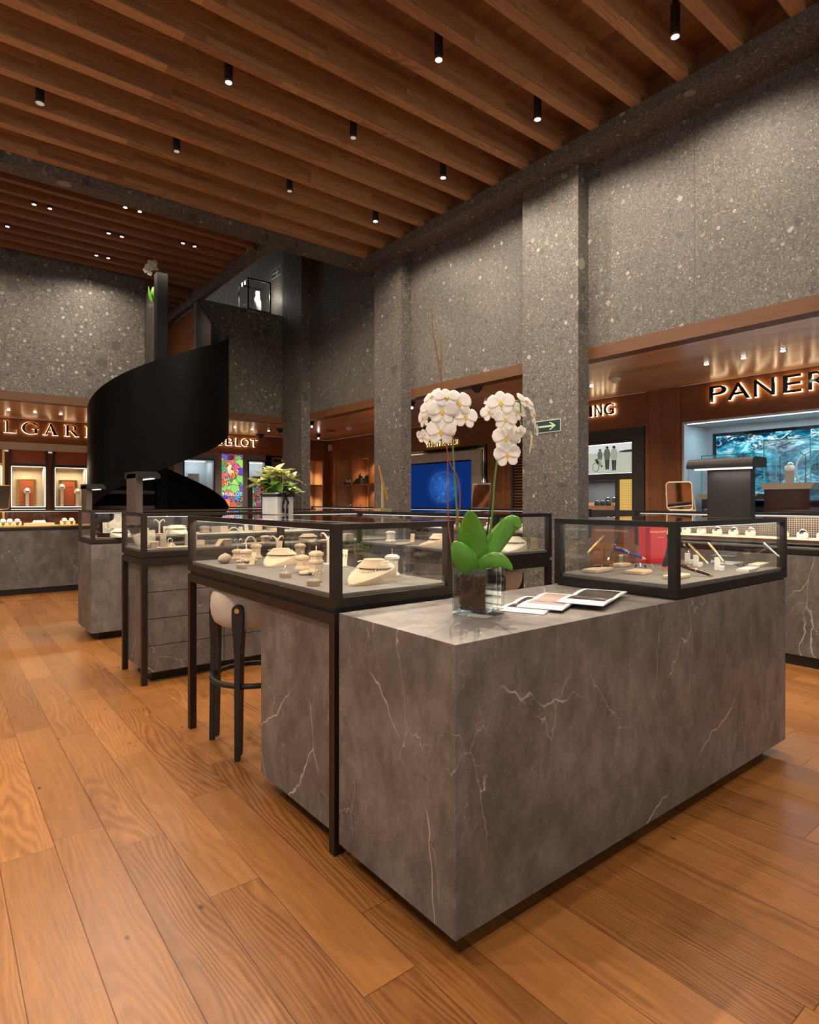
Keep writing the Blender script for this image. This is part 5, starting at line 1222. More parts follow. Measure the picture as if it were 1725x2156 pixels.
# rear table (D)
BX[0] = (2.60, 2.985, 2.49, 3.80)
f_ = neckform(A_(1082, 1159), -2.6, 'beige necklace form at the right end of the rear table behind the orchid', .20, .085, .07, 'linen'); necklace(f_, 'silver necklace on the form behind the orchid leaf', 'silver', .0022, .4, 34)
f_ = neckform(A_(922, 1150), 2.6, 'rounded beige necklace form in the rear table left of the orchid', .18, .085, .07, 'suede'); necklace(f_, 'short silver chain on the rounded form left of the orchid', 'silver', .0022, .4, 34)
plate(A_(838, 1147), .2, .1, 'oval grey-beige pad in the rear table', .6, 'suede_d')
tower(A_(823, 1140), .08, 'pale square pedestal in the rear table seen over the front table', 'linen', .03)
card(A_(868, 1143), 'thin leaning card in the rear table', .07, .03, .5, -.8, 'suede')
tower(A_(941, 1158), .035, 'low beige pedestal right of the rounded form in the rear table', 'suede', .03)
for i, (u, v) in enumerate([(1135, 1153), (1150, 1155)]): card(A_(u, v), 'grey earring card by the right post of the rear table, %s one' % ['left', 'right'][i], .07, .04, .2, -.6, 'suede_d')

# ------------------------------------------------------------------ pens and boxes in the pen showcase
BX[0] = (2.12, 3.05, 1.125, 1.60)
def pad(u, v, w, d, rz, label, mat='suede', h=.014):
    b = B(); b.prism(rrect(w / 2, d / 2, .012, 4), lambda x, y: (x, y, 0), lambda x, y: (x, y, h)); p_ = A_(u, v); o = one('display_pad', b, mat, label, 'display pad', bevel=.003, loc=p_); o.rotation_euler = (0, 0, rz); return p_
pad(1259, 1203, .16, .07, .15, 'beige suede pad at the left of the pen showcase'); pad(1345, 1207, .11, .08, .15, 'beige suede pad with cufflinks in the middle of the pen showcase')
pad(1425, 1217, .15, .06, .12, 'beige suede pad nearest the corner post of the pen showcase'); pad(1310, 1192, .10, .05, .1, 'beige suede pad behind the middle of the pen showcase')
def pen(a, b_, r, label, mat, tip='gold', group='pens in the pen showcase'):
    a, b_ = Vector(a), Vector(b_); d = (b_ - a); L = d.length; t = empty('pen', a, label, 'pen', group=group); 
    q = d.to_track_quat('Z', 'Y'); t.rotation_mode = 'QUATERNION'; t.rotation_quaternion = q
    obj('barrel', B().tube([(0, 0, L * .10), (0, 0, L * .52)], [r * .85, r], 14), mat, t)
    obj('cap', B().tube([(0, 0, L * .535), (0, 0, L * .93), (0, 0, L)], [r * 1.12, r * 1.1, r * .7], 14), mat, t)
    obj('cap_ring', B().tube([(0, 0, L * .52), (0, 0, L * .545)], r * 1.2, 14), tip, t)
    obj('nib_end', B().tube([(0, 0, 0), (0, 0, L * .10)], [r * .35, r * .8], 12), tip, t)
    obj('clip', B().box(-.0015, .0015, r * 1.1, r * 1.5, L * .60, L * .95), tip, t); return t
def P3(u, v, dep): return atd(u, v, dep)
# depths follow the deck: d = (EYE-DZ)*F/(v-HY)
pen(P3(1360, 1177, 2.52), P3(1296, 1154, 2.60), .0075, 'thick blue and gold pen lying on a clear block in the pen showcase', 'blue')
one('clear_block', B().box(-.016, .016, -.016, .016, 0, .052), 'vglass', 'clear acrylic block under the blue and gold pen', 'display stand', loc=A_(1312, 1191)); 
pen(P3(1288, 1189.5, 2.66), P3(1248, 1193, 2.66), .004, 'slim dark pen resting on the left suede pad', 'black', 'silver')
pen(P3(1237, 1164, 2.62), P3(1272, 1128, 2.72), .005, 'bronze and silver pen standing slanted at the left of the pen showcase', 'brass', 'silver')
pen(P3(1280, 1180, 2.72), P3(1306, 1120, 2.80), .006, 'black pen standing steeply before the red boxes', 'black', 'silver')
pen(P3(1502, 1212.5, 2.42), P3(1434, 1190, 2.48), .008, 'large dark red pen lying right of the corner post in the pen showcase', 'brown', 'gold')
pen(P3(1491, 1187, 2.50), P3(1450, 1145, 2.60), .0055, 'rose gold pen leaning on a white block, left of two', 'brass', 'silver')
pen(P3(1527, 1187, 2.55), P3(1491, 1142, 2.62), .005, 'green and gold pen leaning on a white block, right of two', 'gold', 'silver')
pen(P3(1451, 1163, 2.56), P3(1434, 1138, 2.60), .005, 'dark pen half hidden by the corner post', 'brown', 'silver')
pen(P3(1642, 1172, 2.62), P3(1608, 1143, 2.7), .005, 'silver pen at the right end of the pen showcase', 'silver', 'silver')
for i, (u, v, h) in enumerate([(1511, 1200, .055), (1466, 1192, .052), (1448, 1186, .05)]):
    t = empty('pen_block', A_(u, v), 'white notched pen block in the pen showcase, %s' % ['nearest the viewer', 'in the middle', 'next to the corner post'][i], 'display stand', .25)
    obj('column', B().box(-.012, .012, -.010, .010, 0, h), 'white', t); obj('notched_foot', B().prism([(-.028, 0), (.028, 0), (.028, .018), (.006, .018), (0, .010), (-.006, .018), (-.028, .018)], lambda x, z: (x, -.024, z), lambda x, z: (x, -.0105, z)), 'white', t)
for i, (u, v, w_) in enumerate([(1577, 1202, .14), (1610, 1190, .16)]):
    p_ = A_(u, v); t = empty('display_tray', p_, 'low grey notched tray in the pen showcase, %s' % ['front one', 'rear one'][i], 'display tray', .12)
    pr = [(-w_ / 2, 0), (w_ / 2, 0), (w_ / 2, .012)] + [q for k in range(3) for q in ((w_ / 2 - .03 - k * .035, .012), (w_ / 2 - .036 - k * .035, .007), (w_ / 2 - .042 - k * .035, .012))] + [(-w_ / 2, .012)]
    obj('tray_body', B().prism(pr, lambda x, z: (x, -.02, z), lambda x, z: (x, .03, z)), 'linen', t)
one('clear_case', B().rbox(A_(1560, 1183) + Vector((0, 0, .022)), (.20, .10, .044), .12), 'vglass', 'flat clear acrylic case with papers in the pen showcase', 'case')
one('paper_sheet', B().rbox(A_(1560, 1183) + Vector((0, 0, .0025)), (.17, .08, .003), .12), 'paper', 'white paper lying inside the clear acrylic case', 'paper')
p_ = A_(1560, 1199); t = one('brooch', B().tube([(x, .008 * math.sin(x * 260), .014 + .003 * math.cos(x * 400)) for x in [-.024 + .004 * k for k in range(13)]], .0025, 6), 'black', 'small dark brooch on the front grey tray', 'brooch'); t.location = p_ + Vector((0, 0, .004))
for i, (u, v) in enumerate([(1338, 1196), (1349, 1194), (1361, 1197), (1376, 1195)]):
    t = empty('cufflink', A_(u, v, DZ + .015), 'silver and dark cufflink on the middle suede pad, %s' % ['leftmost', 'second from left', 'third from left', 'rightmost'][i], 'cufflink', i * .7, 'cufflinks')
    obj('cufflink_body', B().tube([(0, 0, .002), (.006, 0, .010)], .003, 8).sphere((.007, 0, .012), .0055, .7, 10), 'silver' if i % 2 else 'black', t)
t = empty('lighter', A_(1400, 1203, DZ + .015), 'purple and gold cylinder lying on the pad by the corner post', 'ornament', .3)
obj('lighter_body', B().tube([(-.022, 0, .009), (.022, 0, .009)], .008, 14), 'ruby', t); obj('gold_ends', B().tube([(-.027, 0, .009), (-.0221, 0, .009)], .0085, 14).tube([(.0221, 0, .009), (.027, 0, .009)], .0085, 14), 'gold', t)
rb = A_(1392, 1190); fwd = Vector((CA, SA, 0))
def redbox(u, v, w, d, h, rz, label, lines):
    t = empty('red_box', A_(u, v), label, 'box', rz)
    obj('carton', B().box(-w / 2, w / 2, 0, d, 0, h), 'red', t, bevel=.001)
    for (s_, x, z, hh, m_) in lines: flattext(s_, t, Matrix.Translation((x, -.0012, z)) @ MN, hh, m_)
    return t
redbox(1388, 1187, .085, .05, .176, -.55, 'tall red presentation box with gold lettering behind the corner post', [("CARAN d'ACHE", 0, .155, .0135, 'gold'), ('Genève', .01, .128, .011, 'gold')])
redbox(1349, 1184, .062, .05, .178, -.75, 'plain red box left of the lettered red box', [('CARAN', .0, .075, .008, 'redpale')])
one('black_strap', B().rbox(A_(1402, 1192) + Vector((0, -.01, .055)), (.02, .012, .12), -.55, .28, 'Y'), 'black', 'slanted black pen case leaning before the lettered red box', 'case')
# ------------------------------------------------------------------ poinsettia in glass vase with ribbon
vc = at(585, 1083, 1.079); vz = 1.0795
t = empty('glass_vase', (vc.x, vc.y, vz), 'small square silvery glass vase with navy ribbon holding the poinsettia', 'vase', .25)
hw, hh_ = .062, .120
def silverglass():
    g = G('silver_glass'); n1 = g.noise(g.vm('MULTIPLY', g.co(), (3, 3, .6)), 9, 3); c = g.mix(n1.outputs[0], (.62, .60, .55), (.98, .97, .94))
    g.bsdf(c, .22, .45); return g.m
obj('vase_body', B().prism(rrect(hw, hw, .008, 3), lambda x, y: (x, y, 0), lambda x, y: (x, y, hh_)), silverglass(), t, bevel=.003)
rbn = empty('ribbon', (vc.x, vc.y, vz), 'navy ribbon with bow and pale lettering tied around the silvery vase', 'ribbon', .25)
b = B(); e = hw + .0035
b.box(-e, e, -e, -hw - .0012, hh_ * .80, hh_ * .93).box(-e, -hw - .0012, -hw, hw, hh_ * .80, hh_ * .93).box(hw + .0012, e, -hw, hw, hh_ * .80, hh_ * .93).box(-e, e, hw + .0012, e, hh_ * .80, hh_ * .93)
obj('ribbon_band', b, 'ribbon', rbn)
for s, x1, z1 in ((-1, -.020, .004), (1, .006, .000)):
    pts = [Vector((-.004, -e - .004, hh_ * .86)), Vector((x1 * 1.3, -e - .012, hh_ * .55)), Vector((x1 * 1.1, -e - .006, hh_ * .25)), Vector((x1, -e - .005, z1 + .004))]
    b = B(); rows = []
    for p_ in pts: rows.append([b.b.verts.new(p_ + Vector((dx, dy, 0))) for dx, dy in ((-.008, 0), (.008, 0), (.008, .0012), (-.008, .0012))])
    for A, C in zip(rows, rows[1:]):
        for k in range(4): b.b.faces.new((A[k], A[(k + 1) % 4], C[(k + 1) % 4], C[k]))
    b.b.faces.new(rows[0][::-1]); b.b.faces.new(rows[-1]); tail = obj('ribbon_tail', b, 'ribbon', rbn)
    flattext('UCJ', tail, Matrix.Translation((x1 * 1.15, -e - .0135, .045)) @ MN @ Matrix.Rotation(-PI / 2, 4, 'Z'), .012, 'paper')
for s in (-1, 1):
    obj('bow_loop', B().tube([(0, -e - .006, hh_ * .88), (s * .02, -e - .012, hh_ * 1.02), (s * .04, -e - .010, hh_ * 1.0), (s * .036, -e - .008, hh_ * .88), (s * .012, -e - .007, hh_ * .84)], [.004, .008, .009, .008, .004], 8), 'ribbon', rbn)
pl = empty('poinsettia', (vc.x, vc.y, vz + hh_), 'pale yellow-green poinsettia with pointed bracts in the silvery vase', 'plant')
def leafmesh(L, W, fold=.25, droop=.3, n=8, lobes=0, wavy=0):
    b = B(); rows = []
    for i in range(n + 1):
        s = i / n; w = W * (math.sin(PI * min(1, s * 1.02) ** .8) ** .9) * (1 + (.18 * math.sin(s * 9 * PI) if lobes else 0))
        if i == n: w = W * .01
        z = -droop * L * s * s + wavy * math.sin(s * 6)
        rows.append([b.b.verts.new((L * s, y * w, z + abs(y) * w * fold)) for y in (-1, -.5, 0, .5, 1)])
    for A, C in zip(rows, rows[1:]):
        for k in range(4): b.b.faces.new((A[k], A[k + 1], C[k + 1], C[k]))
    b.smooth = True; return b
rng = random.Random(11)
def place(o, loc, az, el, roll=0, s=1):
    o.matrix_local = Matrix.Translation(loc) @ Matrix.Rotation(az, 4, 'Z') @ Matrix.Rotation(-el, 4, 'Y') @ Matrix.Rotation(roll, 4, 'X') @ Matrix.Scale(s, 4)
bm_ = obj('bract', leafmesh(.075, .017, .2, .25), 'bract', pl, solid=.0006); gm_ = obj('leaf', leafmesh(.085, .024, .15, .35, lobes=1), 'leaf_l', pl, solid=.0006)
heads = [(-.075, .0, .075), (-.03, -.03, .115), (.03, .01, .105), (.085, .0, .075), (0, .06, .10), (.05, -.06, .03), (.09, -.05, .0), (-.09, .05, .05)]
first = True
for hi, (hx, hy, hz) in enumerate(heads):
    obj('stem', B().tube([(hx * .2, hy * .2, -.04), (hx * .6, hy * .6, hz * .5), (hx, hy, hz)], .0025, 6), 'stem', pl)
    cnt = 9 if hi != 6 else 6
    for k in range(cnt):
        o = bm_ if first else bm_.copy()
        if not first: COL.objects.link(o); o.parent = pl
        first = False
        place(o, (hx, hy, hz), 2 * PI * k / cnt + rng.uniform(-.2, .2), rng.uniform(-.15, .85), rng.uniform(-.4, .4), rng.uniform(.8, 1.25) * (.6 if hi in (5, 6) else 1))
first = True
for k in range(30):
    o = gm_ if first else gm_.copy()
    if not first: COL.objects.link(o); o.parent = pl
    first = False
    a = rng.uniform(0, 2 * PI); r_ = rng.uniform(.01, .07)
    place(o, (r_ * math.cos(a), r_ * math.sin(a), rng.uniform(-.0, .075)), a, rng.uniform(-.55, .35), rng.uniform(-.5, .5), rng.uniform(.7, 1.1))

# ------------------------------------------------------------------ orchid in glass cube
vn, vl, vr = at(1024, 1303, .7955), at(933, 1291, .7955), at(1053, 1291, .7955)
ang = math.atan2(vl.y - vn.y, vl.x - vn.x); s_ = .121; ax1 = Vector((math.cos(ang), math.sin(ang), 0)); ax2 = Vector((ax1.y, -ax1.x, 0))
vcx = vn + ax1 * s_ / 2 + ax2 * s_ / 2; vcx.z = .7955; VH = .150
t = empty('glass_vase', vcx, 'thick clear glass cube vase filled with bark on the marble counter', 'vase', ang)
h_ = s_ / 2; wl_ = .008
b = B()
def ringbox_(b, o, i, z0, z1):
    b.box(-o, o, -o, -i, z0, z1).box(-o, o, i, o, z0, z1).box(-o, -i, -i, i, z0, z1).box(i, o, -i, i, z0, z1)
ringbox_(b, h_, h_ - wl_, .014, VH); b.box(-h_, h_, -h_, h_, 0, .0138)
obj('glass_cube', b, 'vglass', t, bevel=.002)
inn = h_ - wl_ - .004
chips = empty('bark_chips', vcx + Vector((0, 0, .015)), 'brown bark chips filling the clear glass cube vase', 'bark', ang)
obj('bark_fill', B().box(-inn + .008, inn - .008, -inn + .008, inn - .008, .0, VH - .045), 'bark', chips)
b = B()
for k in range(620):
    fc = rng.randrange(5); u_, v_ = rng.uniform(-inn + .006, inn - .006), rng.uniform(.004, VH - .040)
    if fc == 4: p_ = (u_, rng.uniform(-inn + .006, inn - .006), VH - .040)
    else: d_ = inn - .006; p_ = [(u_, -d_, v_), (u_, d_, v_), (-d_, u_, v_), (d_, u_, v_)][fc]
    n0 = len(b.b.verts); s1 = rng.uniform(.003, .008); b.box(-s1, s1, -s1 * .6, s1 * .6, -.0018, .0018); b.b.verts.ensure_lookup_table()
    m = Matrix.Translation(p_) @ Matrix.Rotation(rng.uniform(0, 6), 4, 'Z') @ Matrix.Rotation(rng.uniform(-1.5, 1.5), 4, 'X') @ Matrix.Rotation(rng.uniform(-1.5, 1.5), 4, 'Y')
    for v in b.b.verts[n0:]:
        q = m @ v.co; q.x = max(-inn, min(inn, q.x)); q.y = max(-inn, min(inn, q.y)); q.z = max(0, q.z); v.co = q
tag(obj('bark_pieces', b, 'bark', chips), kind='stuff')
VD = (vcx.xy - Vector((0, 0))).dot(Vector((CA, SA)))            # depth of the vase along the view
orc = empty('orchid', (vcx.x, vcx.y, vcx.z + .11), 'white moth orchid with two flowering stems in the bark-filled glass cube', 'plant'); OL = Vector(orc.location)
W_ = lambda u, v, dd=0.0: atd(u, v, VD + dd) - OL
def smooth(pts, n=6):
    out = []; P = [pts[0]] + pts + [pts[-1]]
    for i in range(1, len(P) - 2):
        for k in range(n):
            s = k / n; a, b_, c, d = P[i - 1], P[i], P[i + 1], P[i + 2]
            out.append(.5 * ((2 * b_) + (c - a) * s + (2 * a - 5 * b_ + 4 * c - d) * s * s + (3 * b_ - a - 3 * c + d) * s ** 3))
    return out + [pts[-1]]
def stem(name, px, r, mat, dd=0.0):
    pts = smooth([W_(u, v, dd + (x[0] if x else 0)) for u, v, *x in px]); return obj(name, B().tube(pts, [r * (1 - .35 * k / len(pts)) for k in range(len(pts))], 8), mat, orc)
stem('flower_stem', [(972, 1215), (967, 1140), (960, 1040), (955, 960), (951, 885), (950, 850), (945, 835)], .0034, 'stem')
stem('flower_stem', [(1010, 1215), (1030, 1130), (1037, 1080), (1042, 1010), (1050, 950), (1060, 910), (1074, 870), (1085, 846), (1096, 850), (1096, 880), (1098, 905)], .0034, 'stem')
stem('support_stake', [(972, 1210), (965, 1110), (958, 1020), (956, 980)], .0028, 'black', .012)
stem('support_stake', [(1012, 1212), (1025, 1130), (1038, 1030), (1042, 1015)], .0028, 'black', .012)
stem('twig', [(961, 1200), (946, 1120), (943, 1040), (943, 960), (938, 920)], .0024, 'twig', -.01)
stem('twig', [(963, 1150), (961, 1110), (969, 1060), (965, 1010), (950, 980), (940, 940), (934, 905)], .0022, 'twig', -.01)
stem('twig', [(936, 840), (927, 790), (920, 740), (911, 695), (910, 660), (913, 632)], .0018, 'twig', .02)
stem('twig', [(928, 822), (930, 770), (929, 720), (930, 702)], .0012, 'twig', .02)
for px in ([(958, 1140), (964, 1170), (968, 1200), (966, 1215)], [(950, 1150), (953, 1185), (955, 1205)], [(1000, 1195), (998, 1215), (999, 1222)]): stem('aerial_root', px, .0018, 'stem', -.03)
# leaves: spine points + width profile
def orchleaf(spine, wid, mat='leaf', cup=.12, side=None):
    S = smooth([W_(*q) for q in spine], 5); n = len(S) - 1; b = B(); rows = []
    vd = Vector((CA, SA, -.15)).normalized()
    for i, p_ in enumerate(S):
        s = i / n; tdir = (S[min(n, i + 1)] - S[max(0, i - 1)]).normalized()
        w = wid * max(.02, (math.sin(PI * (s ** .85 * .93 + .07))) ** .75) * .5
        if i == n: w = wid * .02
        xdir = tdir.cross(vd); xdir = (xdir + (side or Vector((0, 0, 0)))).normalized(); nrm = xdir.cross(tdir).normalized()
        rows.append([b.b.verts.new(p_ + xdir * (y * w) - nrm * (cup * w * (1 - (abs(y)) ** 1.3))) for y in (-1, -.66, -.33, 0, .33, .66, 1)])
    for A, C in zip(rows, rows[1:]):
        for k in range(6): b.b.faces.new((A[k], A[k + 1], C[k + 1], C[k]))
    b.smooth = True; return obj('leaf', b, mat, orc, solid=.0015)
orchleaf([(998, 1208), (996, 1160), (993, 1115, -.01), (988, 1074, -.03)], .098, 'leaf', .18)
orchleaf([(1000, 1206, .01), (1030, 1160, .03), (1058, 1122, .04), (1082, 1098, .04), (1096, 1112, .03)], .066, 'leaf', .2)
orchleaf([(1000, 1205, -.03), (985, 1185, -.05), (968, 1160, -.06), (956, 1140, -.06)], .072, 'leaf', .25)
orchleaf([(1003, 1205, -.01), (1028, 1184, -.03), (1055, 1180, -.04), (1080, 1200, -.04)], .052, 'leaf', .2)
orchleaf([(990, 1208, .02), (975, 1180, .03), (962, 1150, .03)], .025, 'leaf', .2)
# blossoms
def petal(L, W, cup, n=8, m=6, tip=1.0):
    b = B(); P = []
    for i in range(n + 1):
        s = i / n; w = W * (math.sin(PI * (s * .91 + .03) ** 1.15)) ** .7 * (1 + .05 * math.sin(s * 11))
        P.append([b.b.verts.new((w * (2 * j / m - 1), L * s, cup * (1 - (2 * j / m - 1) ** 2) * .22 - cup * .8 * s * s)) for j in range(m + 1)])
    for A, C in zip(P, P[1:]):
        for k in range(m): b.b.faces.new((A[k], A[k + 1], C[k + 1], C[k]))
    b.smooth = True; return b
def petm(b, rot, z=0, off=.003, tilt=0):
    m = Matrix.Rotation(rot, 4, 'Z') @ Matrix.Translation((0, off, z)) @ Matrix.Rotation(tilt, 4, 'X')
    for v in b.b.verts: v.co = m @ v.co
    return b
def flower_proto():
    o = empty('flower_tmp', (0, 0, 0)); 
    bb = petm(petal(.041, .017, .007), 0, 0, .003, .04)
    def join(d, s):
        me = bpy.data.meshes.new('x'); s.b.to_mesh(me); d.b.from_mesh(me); bpy.data.meshes.remove(me); s.b.free()
    join(bb, petm(petal(.040, .016, .007), 2.45, 0, .003, .12)); join(bb, petm(petal(.040, .016, .007), -2.45, 0, .003, .12))
    join(bb, petm(petal(.043, .0240, .006), 1.28, .003, .002, .10)); join(bb, petm(petal(.043, .0240, .006), -1.28, .003, .002, .10)); bb.smooth = True
    fl = obj('flower', bb, 'petal', o, solid=.0006)
    lp = B(); lp.sphere((0, .001, .006), .0035, 1, 8).sphere((.0035, -.004, .008), .0038, 1, 8).sphere((-.0035, -.004, .008), .0038, 1, 8).tube([(0, -.004, .008), (0, -.011, .010), (0, -.015, .007)], [.003, .0035, .001], 8)
    obj('lip', lp, 'lip', fl)
    return o, fl
ot, fl0 = flower_proto()
toc = Vector((-CA, -SA, 0))
FL = [(931, 866, 1.12, 0, .15, 0), (964, 850, 1.15, .35, .25, .2), (980, 878, .95, .25, .15, -.1), (929, 908, 1.12, 0, .0, 0), (911, 836, .85, -.9, .6, .4), (893, 880, .80, -1.1, .0, .1), (892, 920, .62, -.7, -.5, -.3), (940, 838, .95, .1, .6, 0), (951, 893, .6, .6, -.3, .3), (903, 862, .8, -.7, .2, 0),
      (1055, 850, 1.05, -.15, .25, .1), (1031, 868, .72, -.45, .1, .3), (1064, 884, .90, .1, .2, -.2), (1088, 866, .85, .5, .5, .5), (1066, 922, 1.05, -.05, .05, 0), (1084, 915, .8, .6, 0, .1), (1068, 957, 1.0, -.1, -.15, .1), (1121, 872, .95, 1.15, .2, .2), (1106, 846, .9, .8, .7, -.3), (1117, 935, .95, 1.35, -.1, 0), (1130, 905, .6, 1.2, .1, .2), (1096, 908, .45, .3, -.4, 0)]
for i, (u, v, sc, yaw, pitch, roll) in enumerate(FL):
    o = fl0 if i == 0 else fl0.copy()
    if i: 
        COL.objects.link(o); l = fl0.children[0].copy(); COL.objects.link(l); l.parent = o
    o.parent = orc
    d = Matrix.Rotation(yaw, 3, 'Z') @ toc; d = (d + Vector((0, 0, pitch))).normalized()
    upv = Vector((0, 0, 1)); x = upv.cross(d).normalized(); y = d.cross(x).normalized()
    m = Matrix(((x.x, y.x, d.x, 0), (x.y, y.y, d.y, 0), (x.z, y.z, d.z, 0), (0, 0, 0, 1)))
    dd = -.035 + .05 * abs(math.sin(yaw)) + (i % 3) * .008
    o.matrix_local = Matrix.Translation(W_(u, v, dd)) @ m @ Matrix.Rotation(roll, 4, 'Z') @ Matrix.Scale(sc * .94, 4)
    stx = W_(u, v, dd) - d * .004; 
    tgt = min([W_(a, b_, 0) for a, b_ in ([(951, 885), (950, 850), (945, 835)] if u < 1000 else [(1060, 910), (1074, 870), (1085, 846), (1096, 850), (1098, 905)])], key=lambda q: (q - stx).length)
    obj('flower_stalk', B().tube([stx, (stx + tgt) / 2 + Vector((0, 0, .004)), tgt], .0012, 6), 'stem', orc)
bpy.data.objects.remove(ot)

# ------------------------------------------------------------------ magazines
def mag(u, v, w, d, rz, z, label, cover, spread=True):
    p_ = at(u, v, z); t = empty('magazine', (p_.x, p_.y, z), label, 'magazine', rz, 'jewellery brochures on the marble counter')
    fnz = lambda x: .0025 + .004 * math.sin(PI * min(1, abs(x) / (w / 2))) if spread else .003
    b = B(); n = 14; rows = []
    for i in range(n + 1):
        x = -w / 2 + w * i / n; z1 = fnz(x); rows.append([b.b.verts.new(q) for q in ((x, -d / 2, 0.0), (x, d / 2, 0.0), (x, d / 2, z1), (x, -d / 2, z1))])
    for A, C in zip(rows, rows[1:]):
        for k in range(4): b.b.faces.new((A[k], A[(k + 1) % 4], C[(k + 1) % 4], C[k]))
    b.b.faces.new(rows[0][::-1]); b.b.faces.new(rows[-1]); obj('pages', b, 'paper', t)
    b = B(); rows = []
    for i in range(n + 1):
        x = -w * .46 + w * .92 * i / n; x = x * .80 + w * .05; z1 = fnz(x) + .0003; rows.append([b.b.verts.new(q) for q in ((x, -d * .43, z1), (x, d * .40, z1))])
    for A, C in zip(rows, rows[1:]): b.b.faces.new((A[0], A[1], C[1], C[0]))
    obj('printed_photo', b, cover, t); return t
def cov(name, c1, c2):
    g = G(name); co = g.co(); n1 = g.noise(co, 7, 4, .5, 1.2); w = g.n('TexWave', {'Vector': co, 'Scale': 3.0, 'Distortion': 9.0, 'Detail': 2.0})
    m = g.ma('MULTIPLY', g.ma('GREATER_THAN', w.outputs[1], .80), g.step(n1.outputs[0], .45, .6)); c = g.mix(m, c1, c2); g.bsdf(c, .25); return g.m
c1 = cov('brochure_print_dark', (.035, .027, .027), (.40, .26, .18)); c2 = cov('brochure_print_pale', (.45, .36, .33), (.22, .10, .07))
mag(1125, 1274, .33, .155, .42, .7957, 'lowest brochure nearest the glass cube, open at a dark picture', c1)
mag(1165, 1266, .34, .150, .40, .8035, 'middle brochure with a pale rosy picture, lying over the lowest one', c2)
mag(1250, 1257, .36, .155, .35, .7957 + .0155, 'topmost brochure towards the pen showcase with a dark necklace picture', c1)

# ------------------------------------------------------------------ gold stand, upper-floor things
p_ = atx(806, 1076, 2.60); t = empty('gold_stand', (2.60, p_.y, 1.0785), 'slim gold-coloured stand with upright post and tilted bar on the rear table', 'stand', .2)
obj('base', B().box(-.06, .06, -.035, .035, 0, .022), 'gold', t, bevel=.001)
obj('post', B().box(-.007, .007, -.007, .007, .022, .20), 'gold', t)
obj('tilted_bar', B().tube([(-.045, 0, .335), (-.004, 0, .205)], .008, 8).tube([(.0, .0, .205), (.05, 0, .09)], .009, 8), 'gold', t)
obj('hinge', B().tube([(0, -.010, .20), (0, .010, .20)], .011, 12), 'gold', t)
# upstairs showcase
X0, X1, Y0_, Y1_, ZT = 4.01, 4.42, 9.30, 9.70, 4.79
t = empty('display_case', (X0, Y0_, 2.9), 'black framed glass showcase on the upper floor beside the arrow sign', 'showcase'); w_, d_ = X1 - X0, Y1_ - Y0_; q = .022
b = B()
for x in (0, w_ - q):
    for y in (0, d_ - q): b.box(x, x + q, y, y + q, 0, ZT - 2.9 - q)
b.box(0, w_, 0, q, ZT - 2.9 - q, ZT - 2.9).box(0, w_, d_ - q, d_, ZT - 2.9 - q, ZT - 2.9).box(0, q, q, d_ - q, ZT - 2.9 - q, ZT - 2.9).box(w_ - q, w_, q, d_ - q, ZT - 2.9 - q, ZT - 2.9)
obj('frame', b, 'black', t); obj('cabinet_base', B().box(q, w_ - q, q, d_ - q, 0, 1.40), 'black', t)
for a in ((q, w_ - q, .01, .01), (q, w_ - q, d_ - .01, d_ - .01)):
    b = B(); vs = [b.b.verts.new(v) for v in ((a[0], a[2], 1.4), (a[1], a[2], 1.4), (a[1], a[2], ZT - 2.9 - q), (a[0], a[2], ZT - 2.9 - q))]; b.b.faces.new(vs); obj('glass_pane', b, 'glass', t)
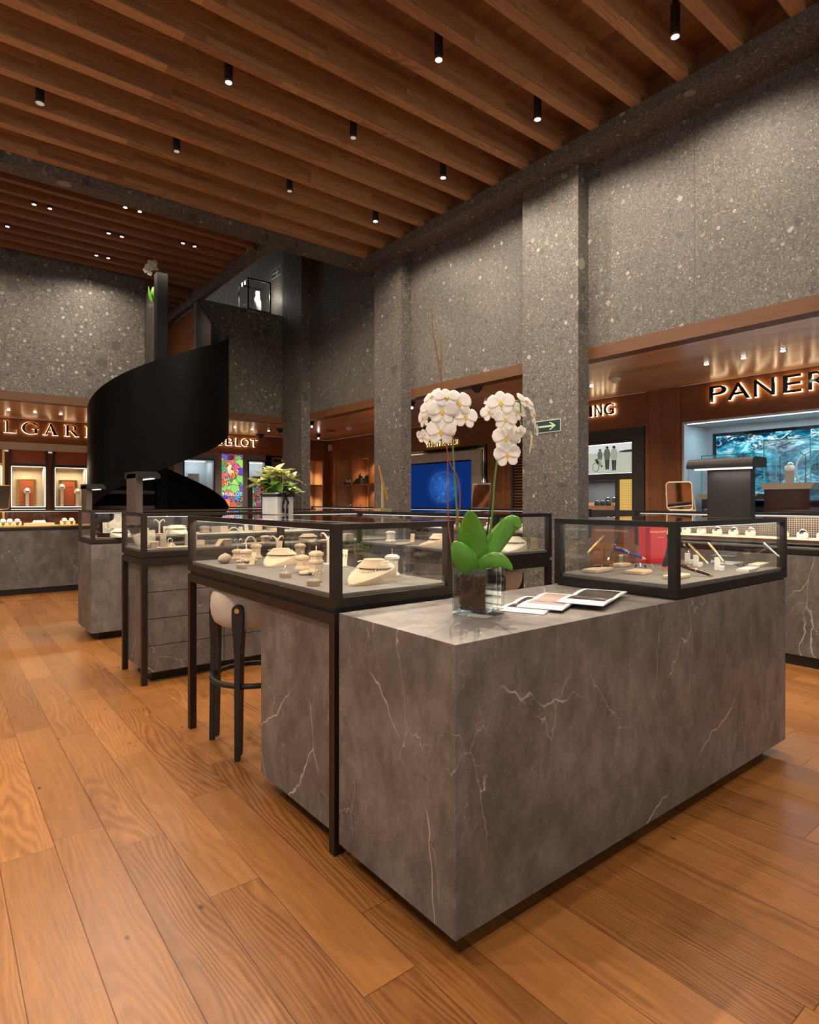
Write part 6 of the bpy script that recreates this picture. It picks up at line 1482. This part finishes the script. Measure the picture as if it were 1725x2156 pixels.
for k in range(3): obj('small_spot', B().tube([(.03 + .0 * k, .06 + .12 * k, ZT - 2.9 - .05), (.03, .06 + .12 * k, ZT - 2.9 - q)], .008, 8).sphere((.03, .06 + .12 * k, ZT - 2.9 - .055), .008, 1, 8), 'lamp', t)
light('SPOT', (w_ / 2, d_ * .3, ZT - 2.9 - .06), 22, NEUT, t, .02, (math.radians(25), math.radians(20), 0), math.radians(70), .5)
bu = bust((4.27, 9.5, 4.305), 'brightly lit white bust in the upper-floor showcase', .36, .10, .6, 'white')
light('POINT', (w_ - .06, .10, 1.68), 5, NEUT, t, .015)
# upstairs orchid
YO = 7.97; op = aty(322, 640, YO); t = empty('orchid', (op.x, YO, 2.62), 'small white orchid on the stair landing beside the black stair column', 'plant', 0)
H_ = op.z - 2.62
obj('pot_stand', B().lathe([(.05, 0), (.05, H_ - .10), (.06, H_ - .08), (.06, H_ - .02), (.0001, H_ - .02)], 20), 'charcoal', t)
P = lambda u, v: aty(u, v, YO) - Vector((op.x, YO, 2.62))
obj('flower_stem', B().tube([P(327, 640), P(329, 600), P(331, 570), P(326, 556), P(318, 558)], .007, 6), 'stem', t)
for i, (a, bb_) in enumerate([((324, 640), (309, 606)), ((326, 640), (318, 606)), ((327, 640), (327, 608))]):
    A0, A1 = P(*a), P(*bb_); L = (A1 - A0).length; o = obj('leaf', leafmesh(L * 1.1, .05, .2, .15), 'leaf', t, solid=.003); d = (A1 - A0).normalized()
    o.matrix_local = Matrix.Translation(A0) @ d.to_track_quat('X', 'Y').to_matrix().to_4x4() @ Matrix.Rotation(PI / 2 + .4 * i, 4, 'X')
for i, (u, v) in enumerate([(316, 554), (326, 553), (310, 562), (319, 565), (328, 566), (314, 575), (306, 570), (322, 559)]):
    o = fl0.copy(); COL.objects.link(o); o.parent = t; l = fl0.children[0].copy(); COL.objects.link(l); l.parent = o
    o.matrix_local = Matrix.Translation(P(u, v) + Vector((0, -.02, 0))) @ Matrix(((1, 0, 0, 0), (0, 0, -1, 0), (0, 1, 0, 0), (0, 0, 0, 1))) @ Matrix.Rotation(i * .5, 4, 'Z') @ Matrix.Rotation(.5 * math.sin(i * 2), 4, 'Y') @ Matrix.Scale(.85, 4)
